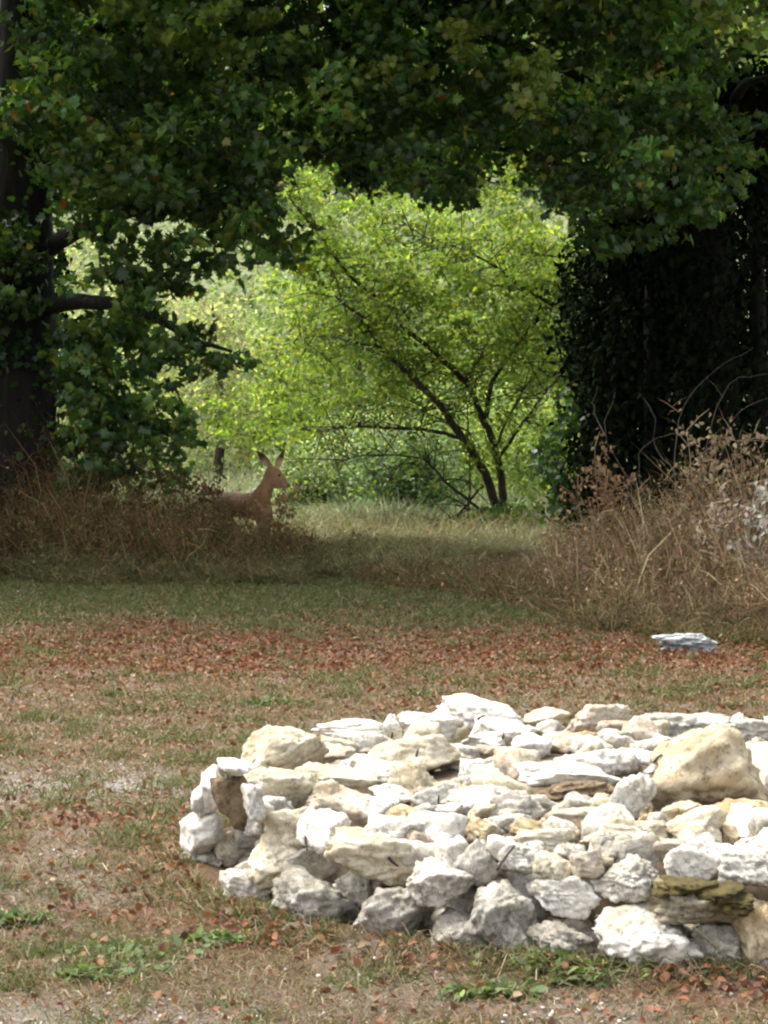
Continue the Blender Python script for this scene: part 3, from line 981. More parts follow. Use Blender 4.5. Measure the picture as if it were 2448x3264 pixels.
P, tone = P[~thin], tone[~thin]
n = len(P)
c = pick([(.120, .185, .034), (.155, .215, .040), (.090, .150, .034), (.20, .25, .06), (.075, .13, .036)], n, [.3, .25, .2, .15, .1], .12) * tone ** .6
mb = MB()
mb.add(*leaves(P, .050 + .04 * RNG.random(n), np.clip(c, .01, .5), OVAL_V, OVAL_F, .55, .35))
tag(mb.build('foliage', M_YOUNG, young), kind='stuff')


# --- dark evergreens under the right maple
def evergreen(px, D, hgt, rad, n, label):
    p = at(px, 1790, D); p.z = 0
    t = empty('evergreen_tree', p)
    tag(t, label, 'tree', 'dark evergreens at the right')
    tree_tube('trunk', [p + Vector((0, 0, -.1)), p + Vector((.02, 0, 1)), p + Vector((-.03, 0, hgt * .6)), p + Vector((0, 0, hgt))], [.16, .12, .08, .02], M_BARK, t, 8, 4)
    h = RNG.random(n) ** .9
    a = RNG.random(n) * 6.283
    prof = rad * np.clip(.80 + .35 * np.sin(h * 9 + 1.3) * .3, .2, 2) * np.clip((1.06 - h) * 2.2, 0, 1) ** .6
    rr = prof * (.45 + .6 * RNG.random(n) ** .5) * (.85 + .3 * vnoise(a * 1.6, h * 7, 5))
    P = np.stack([p.x + rr * np.cos(a), p.y + rr * np.sin(a), .05 + h * hgt], -1)
    P = P[RNG.integers(n, size=n // 24)].repeat(24, axis=0)
    n = len(P)
    P = P + RNG.normal(scale=.13, size=(n, 3))
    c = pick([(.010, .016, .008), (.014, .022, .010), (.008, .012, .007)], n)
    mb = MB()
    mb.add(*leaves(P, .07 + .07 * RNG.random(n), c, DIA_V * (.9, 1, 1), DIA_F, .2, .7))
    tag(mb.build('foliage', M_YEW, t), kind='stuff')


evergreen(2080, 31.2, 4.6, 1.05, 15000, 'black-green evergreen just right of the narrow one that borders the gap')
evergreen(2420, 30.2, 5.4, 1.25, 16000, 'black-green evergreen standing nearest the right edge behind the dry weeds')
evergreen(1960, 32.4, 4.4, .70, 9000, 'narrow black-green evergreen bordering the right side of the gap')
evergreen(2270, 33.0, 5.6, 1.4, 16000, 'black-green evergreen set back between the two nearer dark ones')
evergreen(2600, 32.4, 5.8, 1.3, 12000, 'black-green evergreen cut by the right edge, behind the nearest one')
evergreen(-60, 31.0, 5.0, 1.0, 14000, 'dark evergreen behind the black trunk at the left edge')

# ivy on the left trunk and on the evergreen's edge
def ivy(P, label, cols=((.030, .075, .022), (.045, .095, .03), (.022, .055, .02))):
    n = len(P)
    me = mesh('ivy', *leaves(P, .06 + .05 * RNG.random(n), pick(cols, n), MAPLE_V, MAPLE_F, .3, .6)[:2], None)
    V, fc, cc = leaves(P, .06 + .05 * RNG.random(n), pick(cols, n), MAPLE_V, MAPLE_F, .3, .6)
    o = link('ivy', mesh('ivy', V, fc, cc), M_MAPLE)
    tag(o, label, 'ivy')


h = np.concatenate([.46 + .10 * RNG.random(420), .60 + .36 * RNG.random(300), .12 + .36 * RNG.random(180)])
a = RNG.random(900) * 6.283
ivy(np.stack([pA.x - .05 + (.46 + .1 * RNG.random(900)) * np.cos(a), pA.y + (.46 + .1 * RNG.random(900)) * np.sin(a), .3 + 4 * h], -1), 'ivy leaves climbing the black maple trunk at the left edge')
hh_ = RNG.random(420)
pe = np.array([tuple(at(1800 - 55 * hq + 40 * math.sin(hq * 9) + RNG.normal() * 26, 1230 + 430 * hq, 31.4 + .25 * RNG.normal())) for hq in hh_])
ivy(pe, 'green ivy spilling down the edge of the dark evergreen beside the gap', ((.022, .050, .016), (.032, .07, .02), (.015, .036, .014)))

# --- shrubs and pale tall grass in the meadow beyond the gap
def bush(px, D, wd, hgt, n, cols, label, sz=.055):
    p = at(px, 1790, D); p.z = 0
    t = empty('meadow_shrub', p)
    tag(t, label, 'shrub', 'shrubs in the meadow beyond the gap')
    mbt = MB()
    for k in range(9):
        a = RNG.uniform(0, 6.28)
        e = p + Vector((math.cos(a) * wd * .35, math.sin(a) * wd * .3, hgt * RNG.uniform(.6, .9)))
        V, fc = tube(smooth_line([p, p + (e - p) * .5 + Vector((0, 0, .1)), e], 3), np.linspace(.022, .006, 7), 5)
        mbt.add(V, fc)
    mbt.build('stems', M_BARK2, t, True)
    k = n // 30
    q = norm(RNG.normal(size=(k, 3))) * (RNG.random((k, 1)) ** .4)
    C = np.array(p) + (0, 0, hgt * .52) + q * np.array([wd / 2, wd / 2.4, hgt * .48])
    P = np.repeat(C, 30, axis=0) + RNG.normal(scale=.12, size=(k * 30, 3)) * (1, 1, .6)
    P[:, 2] = np.maximum(P[:, 2], .03)
    c = pick(cols, len(P)) * np.repeat(np.exp(RNG.normal(scale=.2, size=(k, 1))), 30, axis=0)
    mb = MB()
    mb.add(*leaves(P, sz + sz * .6 * RNG.random(len(P)), np.clip(c, .01, .6), OVAL_V, OVAL_F, .5, .3))
    tag(mb.build('foliage', M_YOUNG, t), kind='stuff')


SAGE = [(.16, .22, .13), (.21, .27, .17), (.12, .18, .10), (.27, .31, .2)]
bush(1020, 40, 1.7, 1.25, 7000, SAGE, 'low sage green shrub just right of the deer')
bush(1310, 38, 1.6, 1.45, 6500, [(.10, .16, .09), (.07, .12, .07), (.16, .22, .13)], 'darker green shrub left of the young tree trunk')
bush(1180, 44, 2.6, 1.7, 8000, SAGE, 'wide pale shrub behind the two lower shrubs in the gap')
bush(1720, 42, 2.4, 2.0, 9000, [(.17, .24, .08), (.22, .28, .1), (.13, .2, .07)], 'yellow green shrub behind the young tree trunk by the evergreens')
bush(1500, 46, 2.6, 2.2, 9000, [(.19, .26, .10), (.15, .22, .08), (.24, .3, .13)], 'tall light green shrub farthest back behind the young tree')
bush(1640, 33.2, .9, .5, 2600, [(.06, .12, .03), (.09, .15, .04)], 'small dark green shrub at the foot of the young tree', .05)

for px_, D_, wd_, h_, lb in ((330, 64, 5.4, 6.2, 'pale sage tree seen through the drooping maple leaves, near the left trunk'), (690, 60, 4.8, 4.6, 'pale sage tree beyond the deer, left of the young tree'), (1130, 54, 4.4, 5.2, 'sunlit yellow green tree behind the middle of the young tree'), (1520, 57, 5.0, 6.4, 'tall sunlit yellow green tree behind the right half of the young tree'), (1800, 52, 3.4, 5.2, 'sunlit tree filling the gap between the young tree and the evergreens')):
    p = at(px_, 1790, D_); p.z = 0
    t = empty('meadow_tree', p)
    tag(t, lb, 'tree', 'sunlit trees beyond the gap')
    tree_tube('trunk', [p + Vector((0, 0, -.1)), p + Vector((.1, 0, h_ * .4)), p + Vector((-.1, .1, h_ * .9))], [.13, .09, .03], M_BARK2, t, 7, 4, .02)
    k = 260
    q = norm(RNG.normal(size=(k, 3))) * (RNG.random((k, 1)) ** .4)
    C = np.array(p) + (0, 0, h_ * .5) + q * np.array([wd_ / 2, wd_ / 2.4, h_ * .5])
    P = np.repeat(C, 34, axis=0) + RNG.normal(scale=.2, size=(k * 34, 3)) * (1, 1, .6)
    P[:, 2] = np.maximum(P[:, 2], .05)
    c = pick([(.20, .25, .13), (.25, .29, .17), (.16, .21, .10), (.30, .32, .20)] if px_ < 900 else [(.12, .18, .05), (.15, .21, .06), (.095, .15, .045), (.19, .24, .09)], len(P)) * np.repeat(np.exp(RNG.normal(scale=.2, size=(k, 1))), 34, axis=0)
    mb = MB()
    mb.add(*leaves(P, .10 + .06 * RNG.random(len(P)), np.clip(c, .01, .6), OVAL_V, OVAL_F, .55, .3))
    tag(mb.build('foliage', M_YOUNG, t), kind='stuff')

n = 62000
y = 28.8 + 62 * RNG.random(n) ** 1.9
px = RNG.uniform(200, 1950, n)
px = np.where(y < 31, 1010 + (px - 200) * .40, px)
x = (px - 1224) / F * y
keep = RNG.random(n) < .35 + .9 * fbm(x * 1.2, y * .6, 41, 3)
x, y = x[keep], y[keep]
n = len(x)
P = np.stack([x, y, hz(x, y)], -1)
D = norm(np.stack([.35 * RNG.normal(size=n), .35 * RNG.normal(size=n), np.ones(n)], -1))
Lg = (.30 + .45 * RNG.random(n)) * (.55 + .7 * fbm(x * .8, y * .5, 17, 3)) * (.55 + .45 * sstep(29.5, 32, y)) * (1 + .4 * sstep(50, 90, y))
c = pick([(.20, .24, .13), (.16, .20, .105), (.27, .27, .165), (.13, .19, .095), (.25, .215, .12)], n)
nr = y < 34
c[nr] = pick([(.30, .28, .16), (.25, .25, .13), (.24, .20, .12), (.17, .20, .09)], int(nr.sum()))  # straw tones made paler here, sunlight put into the blade colour
V, fc, cc = blades(P, D, Lg, (.012 + .008 * RNG.random(n)) * (1 + .02 * (y - 30)), .3 + .8 * RNG.random(n), c)
tag(link('meadow_grass', mesh('meadow_grass', V, fc, cc), M_GRASS), 'pale tall grass of the sunlit meadow beyond the gap', 'grass', kind='stuff')

# --- far trees along the top of the hill
def far_crown(seed, n=5200):
    rg = np.random.default_rng(seed)
    k = 90
    C = norm(rg.normal(size=(k, 3))) * (rg.random((k, 1)) ** .4) * np.array([4.4, 4.4, 5.0]) + np.array([0, 0, 4.9])
    P = np.repeat(C, n // k, axis=0) + rg.normal(scale=.75, size=(n // k * k, 3)) * (1, 1, .7)
    tone = np.repeat(np.exp(rg.normal(scale=.22, size=(k, 1))), n // k, axis=0)
    c = pick([(.11, .17, .035), (.15, .21, .045), (.09, .14, .035), (.19, .23, .06)], len(P)) * tone
    V, fc, cc = leaves(P, .45 + .35 * RNG.random(len(P)), np.clip(c, .01, .5), DIA_V * (1.5, 1, 1), DIA_F, .5, .3)
    me = mesh('crown', V, fc, cc)
    me.materials.append(M_FAR)
    return me


FC = [far_crown(s) for s in (1, 2, 3)]
V, fc = tube([(0, 0, -.3), (.1, 0, 2.5), (0, .1, 6), (.1, 0, 10)], [.38, .3, .2, .06], 8)
FT = mesh('trunk', V, fc, None, True)
FT.materials.append(M_BARK)
for k, (dx, dy, sc) in enumerate([(-21, 138, 1.0), (-15, 131, 1.1), (-9, 140, 1.15), (-3.5, 133, 1.0), (2.5, 139, 1.2), (8, 132, 1.05), (13.5, 138, 1.15), (19, 134, 1.0), (25, 139, 1.1)]):
    z = float(hz(np.array([dx]), np.array([dy]))[0])
    t = empty('far_tree', (dx, dy, z))
    t.rotation_euler.z = k * 1.3
    t.scale = (sc * 1.1, sc * 1.1, sc * (1.0 + .08 * (k % 3)))
    tag(t, 'leafy light green tree on the far hill behind the canopy', 'tree', 'trees on the far hill')
    for nm, me in (('crown', FC[k % 3]), ('trunk', FT)):
        o = bpy.data.objects.new(nm, me); COL.objects.link(o); o.parent = t

k = 900
cy = RNG.uniform(66, 146, k); cx = RNG.uniform(-.16, .16, k) * cy
P = np.stack([cx, cy, hz(cx, cy)], -1).repeat(26, axis=0)
sz = np.repeat(.5 + .9 * RNG.random(k), 26)[:, None] * np.repeat(.6 + cy / 160, 26)[:, None]
P = P + norm(RNG.normal(size=P.shape)) * RNG.random((len(P), 1)) ** .4 * sz * (1.3, 1.3, .9) + (0, 0, .3)
c = pick([(.17, .21, .11), (.21, .24, .14), (.13, .18, .09), (.25, .26, .16), (.15, .20, .07)], len(P)) * np.repeat(np.exp(RNG.normal(scale=.18, size=(k, 1))), 26, axis=0)
V, fc, cc = leaves(P, .22 + .25 * RNG.random(len(P)), c, DIA_V * (1.5, 1, 1), DIA_F, .5, .3)
tag(link('hillside_scrub', mesh('hillside_scrub', V, fc, cc), M_FAR), 'pale green scrub covering the far hillside', 'scrub', kind='stuff')

n = 14000
y = RNG.uniform(141, 150, n)
x = RNG.uniform(-34, 34, n)
P = np.stack([x, y, hz(x, y) + 5.0 * RNG.random(n) * (.6 + .5 * vnoise(x * .4, y * .2, 4))], -1)
V, fc, cc = leaves(P, .55 + .4 * RNG.random(n), pick([(.07, .11, .035), (.10, .15, .045), (.05, .08, .03)], n), DIA_V * (1.5, 1, 1), DIA_F, .4, .3)
tag(link('far_hedge', mesh('far_hedge', V, fc, cc), M_FAR), 'dense green thicket along the far hilltop under the trees', 'hedge', kind='stuff')

# ------------------------------------------------------------------ dry brush
def brush(px0, px1, base, d0, d1, n_st, hfun, cols, name, label, leaf_cols):
    """dead bracken and grass stems with curled leaflets; base(px) gives the lower edge in the photograph"""
    px = RNG.uniform(px0, px1, n_st)
    y0 = np.array([ground(a, base(a)).y for a in px]) + 1.6 * (fbm(px * .012, px * 0 + d1, 31, 3) - .5)
    y = y0 + (d1 - d0) * RNG.random(n_st) ** 1.2 + d0
    x = (px - 1224) / F * y
    hgt = hfun(px, y - y0) * np.interp(y - y0, [d0, d0 + .5, d0 + 1.3], [.35, .75, 1.0]) * (.30 + .45 * RNG.random(n_st) + .80 * vnoise(x * 3.2, y * 1.5, 8) ** 1.5 + .35 * (RNG.random(n_st) < .06))
    P = np.stack([x, y, hz(x, y) - .02], -1)
    D = norm(np.stack([.28 * RNG.normal(size=n_st), .28 * RNG.normal(size=n_st), np.ones(n_st)], -1))
    mb = MB()
    mb.add(*blades(P, D, hgt, .007 + .006 * RNG.random(n_st), .1 + .4 * RNG.random(n_st), pick(cols, n_st, None, .35)))
    up = norm(np.stack([.13 * RNG.normal(size=n_st), .13 * RNG.normal(size=n_st), np.ones(n_st)], -1))
    off = np.stack([.12 * RNG.normal(size=n_st), .10 * RNG.normal(size=n_st), np.zeros(n_st)], -1)
    mb.add(*blades(P + off, up, hgt * (.75 + .5 * RNG.random(n_st)), .009 + .008 * RNG.random(n_st), .2 + .5 * RNG.random(n_st), pick(cols, n_st, None, .3) * 1.15))
    mb.add(*blades(P - off, up, hgt * (.4 + .5 * RNG.random(n_st)), .010 + .010 * RNG.random(n_st), .4 + .7 * RNG.random(n_st), pick(cols, n_st, None, .3)))
    k = 6
    f = RNG.random((n_st, k)) ** .7
    B = P[:, None, :] + D[:, None, :] * (f * hgt[:, None])[..., None]
    B = B.reshape(-1, 3)
    n = len(B)
    D2 = norm(np.stack([.7 * RNG.normal(size=n), .7 * RNG.normal(size=n), .4 * RNG.normal(size=n) + .65], -1))
    mb.add(*blades(B, D2, (.08 + .18 * RNG.random(n)), .004 + .004 * RNG.random(n), .1 + .5 * RNG.random(n), pick(cols, n, None, .4)))
    Bl = np.repeat(B, 2, axis=0) + RNG.normal(scale=.05, size=(2 * n, 3))
    Bl[:, 2] = np.maximum(Bl[:, 2], .02)
    tn = (.45 + 1.2 * fbm(Bl[:, 0] * 2.2, Bl[:, 1] * 2.2 + Bl[:, 2] * 2, 63, 3))[:, None]
    mb.add(*leaves(Bl, .016 + .028 * RNG.random(len(Bl)) ** 1.6, pick(leaf_cols, len(Bl), None, .4) * tn, OVAL_V * (.8, 1, 2.5), OVAL_F, .2, .5))
    o = mb.build(name, M_DRY)
    tag(o, label, 'brush', kind='stuff')


BROWN = [(.17, .110, .056), (.12, .076, .038), (.22, .15, .078), (.14, .115, .05)]
RUST = [(.155, .088, .045), (.105, .064, .032), (.21, .135, .07), (.10, .085, .035), (.07, .075, .028)]
TAN = [(.27, .195, .115), (.19, .13, .075), (.36, .275, .175), (.21, .175, .10)]
baseL = lambda a: np.interp(a, [-200, 0, 400, 800, 1040, 1120], [1830, 1832, 1850, 1850, 1835, 1815])
hL = lambda a, d: np.interp(a, [-200, 0, 300, 560, 690, 800, 950, 1050], [1.05, 1.05, 1.2, 1.2, .62, .40, .34, .16])
brush(-260, 1080, baseL, 0, 2.8, 2300, hL, RUST, 'dead_bracken', 'low rusty dead bracken and weeds at the foot of the left maple', RUST + [(.09, .10, .03)])
baseR = lambda a: np.interp(a, [1150, 1500, 1700, 1900, 2100, 2450, 2700], [1850, 1880, 1935, 1975, 2005, 2040, 2060])
hR = lambda a, d: np.interp(a, [1150, 1400, 1600, 1750, 1900, 2050, 2200, 2300, 2450, 2700], [.05, .07, .13, .36, .88, .85, 1.0, 1.2, 1.15, 1.0]) * np.interp(d, [0, 1.0, 2.2], [.45, .8, 1.0])
brush(1150, 2700, baseR, 0, 4.0, 2700, hR, TAN + BROWN, 'dry_undergrowth', 'tangled pale brown dry undergrowth in front of the evergreens on the right', TAN + BROWN)
brush(1020, 1500, lambda a: 1842 + 0 * a, -.3, 2.6, 1300, lambda a, d: .22 + 0 * a, [(.22, .21, .10), (.27, .23, .12), (.16, .18, .07)], 'low_weeds', 'low yellowish weeds across the opening between the two brush banks', [(.15, .17, .06), (.22, .2, .09)])


FRINGE = [(.085, .095, .036), (.13, .11, .055), (.07, .085, .03), (.115, .082, .042)]
brush(-260, 1150, lambda a: baseL(a) + 0 * a, -1.3, .9, 2400, lambda a, d: .24 + 0 * a, FRINGE, 'rough_grass', 'rough uncut grass fringing the foot of the left bracken', FRINGE)
brush(1150, 2700, baseR, -1.0, .9, 2200, lambda a, d: .20 + 0 * a, FRINGE + BROWN, 'rough_grass', 'rough brownish grass fringing the foot of the right undergrowth', FRINGE + BROWN)


# tall dead weeds one can tell apart
def dry_weed(px, base_py, D, hgt, lean, label, cols=TAN, spread=.22, group='tall dead weeds at the right', nl=150):
    p = at(px, base_py, D)
    p.z = float(hz(np.array([p.x]), np.array([D]))[0])
    t = empty('dead_weed', p)
    tag(t, label, 'weed', group)
    st, hd = MB(), MB()
    for k in range(4):
        d = np.array([lean + .12 * RNG.normal(), .12 * RNG.normal(), 1.0])
        h = hgt * RNG.uniform(.75, 1.0) if k else hgt
        pts = [np.array(p), np.array(p) + d * h * .5 + RNG.normal(scale=.03, size=3), np.array(p) + d * h * (1, 1, .97) + np.array([lean * .25 * h, 0, 0])]
        line = smooth_line(pts, 5, .006)
        V, fc = tube(line, np.linspace(.008, .003, len(line)), 5)
        st.add(V, fc, pick(cols, 1)[0])
        for j in range(7):
            b0 = line[RNG.integers(4, len(line))]
            d2 = norm(RNG.normal(size=3) * (1, .8, .3) + np.array([0, 0, .7]))
            V, fc = tube([b0, b0 + d2 * spread * .6, b0 + d2 * spread + (0, 0, -.02)], [.004, .003, .002], 4)
            st.add(V, fc, pick(cols, 1)[0])
            q = b0 + d2 * spread * RNG.uniform(.3, 1.05, size=(nl // 20, 1)) + RNG.normal(scale=.035, size=(nl // 20, 3))
            hd.add(*leaves(q, .03 + .035 * RNG.random(len(q)), pick(cols, len(q)), OVAL_V * (1.1, 1, 2.5), OVAL_F, .2, .5))
    st.build('stem', M_DRY, t)
    tag(hd.build('seed_heads', M_DRY, t), kind='stuff')


dry_weed(1930, 1990, 22.5, 1.38, -.06, 'tall pointed brown dead weed, leftmost of those standing against the dark evergreens', [(.20, .125, .068), (.26, .175, .10)])
dry_weed(2020, 1990, 22.8, 1.15, -.10, 'brown dead weed leaning left, just right of the leftmost one', [(.19, .12, .065), (.24, .155, .09)])
dry_weed(2215, 2000, 21.6, 1.30, .10, 'tall tan dead weed with a branching top in the middle of the right bank', TAN)
dry_weed(2290, 2000, 22.4, 1.52, -.02, 'tallest bushy dead weed under the dark hollow at the right', [(.28, .22, .14), (.34, .26, .16)], .3)
dry_weed(2370, 2000, 22.0, 1.42, .06, 'bushy dead weed between the tallest one and the right edge', [(.26, .2, .13), (.33, .25, .16)], .28)
dry_weed(2330, 2030, 20.8, .95, -.12, 'pale straw coloured dead stalk low in front at the right', [(.42, .35, .26), (.36, .28, .2)], .16)
dry_weed(2410, 2030, 20.6, 1.02, .04, 'greyish dead weed with whitish heads beside the right edge', [(.40, .38, .32), (.46, .43, .38)], .2)
dry_weed(2140, 2000, 21.8, .85, .05, 'short tan dead weed above the flat pale stone', TAN, .2)
dry_weed(890, 1840, 28.5, .80, .10, 'brown dead weed in front of the deer, by its forelegs', [(.22, .13, .06), (.27, .18, .09)], .14, 'dead weeds around the deer')
dry_weed(815, 1840, 28.3, .66, -.05, 'thin straw dead weed crossing the deer\'s chest', [(.32, .22, .13), (.26, .16, .09)], .12, 'dead weeds around the deer', 90)
dry_weed(700, 1840, 28.2, .78, -.08, 'brown dead weed hiding the hindquarters of the deer', [(.22, .13, .07), (.26, .17, .1)], .16, 'dead weeds around the deer')
dry_weed(630, 1840, 28.0, .85, .02, 'brown dead weed left of the deer under the drooping maple leaves', RUST, .18, 'dead weeds around the deer')

# bare pale twigs before the dark hollow
t0 = at(2250, 1900, 24.5); t0.z = 0
bare = empty('bare_shrub', t0)
tag(bare, 'bare grey shrub with thin arching twigs against the dark evergreens', 'shrub')
m_bare = bark_mat('grey_twig', (.05, .042, .035), (.10, .085, .07), 40)
for l in [[(2180, 1750), (2150, 1500), (2180, 1300), (2280, 1180), (2400, 1110)], [(2180, 1750), (1990, 1500), (1930, 1380), (1960, 1250)],
          [(2200, 1760), (2300, 1450), (2340, 1330), (2448, 1270), (2440, 1330)], [(2170, 1740), (2060, 1600), (2040, 1450), (2110, 1390)],
          [(2200, 1760), (2250, 1420), (2330, 1220), (2460, 1190)], [(1930, 1390), (1890, 1300), (1905, 1230)], [(2150, 1510), (2090, 1420), (2085, 1330), (2050, 1270)]]:
    tree_tube('twig', [at(a, b_, 24.5 + .2 * RNG.normal()) for a, b_ in l], [.006, .004, .002], m_bare, bare, 5, 4, .008)


# ------------------------------------------------------------------ deer
def deer():
    D0 = 29.0
    sk = {  # pixel x, pixel y, depth offset, radius in pixels
        'chest': (822, 1619, -.17, 43), 'mid': (772, 1618, .06, 41), 'hip': (727, 1612, .28, 38), 'rump': (704, 1613, .38, 28), 'tail': (690, 1626, .46, 8),
        'neck0': (832, 1590, -.23, 31), 'neck1': (849, 1561, -.26, 23.5), 'neck2': (860, 1540, -.27, 20),
        'poll': (865, 1510, -.26, 19), 'cran': (874, 1522, -.27, 25), 'jaw': (882, 1544, -.28, 20), 'face': (895, 1537, -.29, 18), 'muzz': (907, 1550, -.30, 11.5), 'nose': (917, 1554, -.305, 8),
        'sh1': (836, 1645, -.27, 25), 'el1': (834, 1670, -.28, 17), 'kn1': (842, 1722, -.30, 8), 'ft1': (842, 1778, -.30, 5.5), 'hf1': (846, 1792, -.32, 6.5),
        'sh2': (848, 1645, -.06, 23), 'el2': (848, 1670, -.05, 15), 'kn2': (856, 1722, -.05, 8), 'ft2': (856, 1778, -.05, 5.5), 'hf2': (860, 1790, -.07, 6.5),
        'th1': (716, 1648, .22, 28), 'st1': (730, 1680, .18, 17), 'hk1': (702, 1722, .26, 8.5), 'hft1': (704, 1776, .26, 5.5), 'hh1': (709, 1790, .24, 6.5),
        'th2': (716, 1648, .42, 26), 'st2': (738, 1680, .40, 16), 'hk2': (712, 1720, .46, 8.5), 'hft2': (716, 1774, .46, 5.5), 'hh2': (721, 1786, .44, 6.5),
    }
    ed = [('chest', 'mid'), ('mid', 'hip'), ('hip', 'rump'), ('rump', 'tail'), ('chest', 'neck0'), ('neck0', 'neck1'), ('neck1', 'neck2'), ('neck2', 'cran'), ('neck2', 'jaw'), ('cran', 'poll'),
          ('cran', 'face'), ('jaw', 'muzz'), ('face', 'muzz'), ('muzz', 'nose'), ('neck1', 'poll'),
          ('chest', 'sh1'), ('sh1', 'el1'), ('el1', 'kn1'), ('kn1', 'ft1'), ('ft1', 'hf1'), ('chest', 'sh2'), ('sh2', 'el2'), ('el2', 'kn2'), ('kn2', 'ft2'), ('ft2', 'hf2'),
          ('hip', 'th1'), ('th1', 'st1'), ('st1', 'hk1'), ('hk1', 'hft1'), ('hft1', 'hh1'), ('hip', 'th2'), ('th2', 'st2'), ('st2', 'hk2'), ('hk2', 'hft2'), ('hft2', 'hh2')]
    s = D0 / F
    base = at(775, 1790, D0); base.z = 0
    U, T = ICO[3]
    mb = MB()
    for a, b_ in ed:        # tapered limbs swept as spheres, then fused into one skin
        A, B = sk[a], sk[b_]
        pa, pb = np.array(at(A[0], A[1], D0 + A[2]) - base), np.array(at(B[0], B[1], D0 + B[2]) - base)
        ra, rb = A[3] * s, B[3] * s
        k = max(3, int(np.linalg.norm(pb - pa) / (.3 * min(ra, rb))) + 1)
        for t in np.linspace(0, 1, k):
            mb.add(pa + (pb - pa) * t + U * (ra + (rb - ra) * t) * np.array([1, .86, 1]), [T])
    o = mb.build('deer', None)
    rm = o.modifiers.new('skin', 'REMESH'); rm.mode = 'VOXEL'; rm.voxel_size = .011
    sm = o.modifiers.new('smooth', 'SMOOTH'); sm.factor = .5; sm.iterations = 5
    dg = bpy.context.evaluated_depsgraph_get()
    m2 = bpy.data.meshes.new_from_object(o.evaluated_get(dg))
    bpy.data.objects.remove(o)
    bm = bmesh.new(); bm.from_mesh(m2)
    lay = bm.verts.layers.float_color.new('Col')
    coat, dark, pale, black = (.26, .145, .068, 1), (.06, .036, .02, 1), (.42, .29, .18, 1), (.008, .006, .006, 1)
    nose = at(924, 1554, D0 - .31) - base
    for v in bm.verts:
        c = np.array(coat) * (1 + .25 * mn.noise(v.co * 14))
        dn = (v.co - nose).length
        if dn < .034: c = np.array(black)
        elif v.co.z < .25: c = np.array(coat) * .75
        if v.normal.z < -.55 and v.co.z > .35: c = np.array(pale)
        if .034 <= dn < .085 and v.normal.z < -.1: c = np.array(pale) * .9
        if v.normal.z > .55 and v.co.z > .5: c = c * .8
        c = c * (.82 + .36 * (mn.noise(v.co * 5) * .5 + .5))
        c[3] = 1
        v[lay] = c

    def ear(root, tip, width, facing):
        root, tip, facing = Vector(root), Vector(tip), Vector(facing).normalized()
        ax = tip - root
        side = ax.cross(facing).normalized()
        fw = side.cross(ax).normalized()
        prof = [(0, .45), (.2, .85), (.42, 1.0), (.65, .82), (.85, .42), (1, .03)]
        rows = []
        for t, wd in prof:
            row = []
            for q in np.linspace(-1, 1, 7):
                p = root + ax * t + side * (q * wd * width) - fw * (math.cos(q * 1.5) * wd * width * .55)
                row.append(p)
            rows.append(row)
        for k, off in ((0, .0), (1, -.006)):
            g_ = [[bm.verts.new(p + fw * off) for p in row] for row in rows]
            for i_, row in enumerate(g_):
                for v in row: v[lay] = np.array(dark if prof[i_][0] > .55 or k == 0 and prof[i_][0] > .9 else (pale if k == 0 else coat))
            for a_ in range(len(rows) - 1):
                for b_ in range(6):
                    f = [g_[a_][b_], g_[a_][b_ + 1], g_[a_ + 1][b_ + 1], g_[a_ + 1][b_]]
                    fc_ = bm.faces.new(f if k == 0 else f[::-1]); fc_.smooth = True
    R = lambda a, b_, d: at(a, b_, D0 + d) - base
    ear(R(862, 1497, -.22), R(818, 1443, -.18), .050, (-.5, -1, -.25))
    ear(R(881, 1503, -.24), R(905, 1441, -.26), .042, (.75, -.8, .2))
    # eye facing the camera side
    q = R(890, 1522, -.335)
    r_ = bmesh.ops.create_icosphere(bm, subdivisions=2, radius=.014, matrix=Matrix.Translation(q))
    for v in r_['verts']: v[lay] = np.array(black)
    m3 = bpy.data.meshes.new('deer')
    bm.to_mesh(m3); bm.free()
    for p_ in m3.polygons: p_.use_smooth = True
    m, nt, b = new_mat('deer_coat')
    a = nt.nodes.new('ShaderNodeAttribute'); a.attribute_name = 'Col'
    nt.links.new(mix(nt, 1.0, a.outputs['Color'], ramp(nt, nnoise(nt, 60, 4), [(.3, (.75, .75, .75)), (.7, (1.2, 1.2, 1.2))]), 'MULTIPLY'), b.inputs['Base Color'])
    b.inputs['Roughness'].default_value = .8
    m3.materials.append(m)
    d = link('deer', m3)
    zmin = min(v.co.z for v in m3.vertices)
    d.location = base + Vector((0, 0, -zmin))
    tag(d, 'brown deer standing in dry weeds with head turned right and ears raised', 'deer')


deer()

# ------------------------------------------------------------------ small things on the lawn and the stones
SPOTS = [(400, 3050, 'wide tuft of bright green weeds on the lawn near the lower left', .11), (30, 2945, 'single yellow green weed at the left edge of the lawn', .06),
         (290, 3120, 'pale green weed tuft just below and left of the wide one', .07), (680, 3010, 'small green weed below the grey stone of the bed', .06),
         (1120, 2985, 'bright green weed growing from the foot of the bed under the big grey stone', .09), (1420, 3030, 'dark green tuft at the foot of the bed between two rounded grey stones', .09),
         (1560, 3075, 'yellowish tuft in front of the rounded grey stone, left of centre front', .07), (1780, 3110, 'green tuft below the lilac grey stone of the bed', .09),
         (1890, 3140, 'flat green weed right of the lilac grey stone, out on the lawn', .09), (2290, 3100, 'dark green weed in front of the large cracked grey stone', .11),
         (150, 2080, 'green patch of weeds by the left edge where the red leaves begin', .12), (860, 2250, 'low green weed behind the left end of the bed', .08), (1570, 3180, 'pale low weed near the bottom of the frame', .07)]
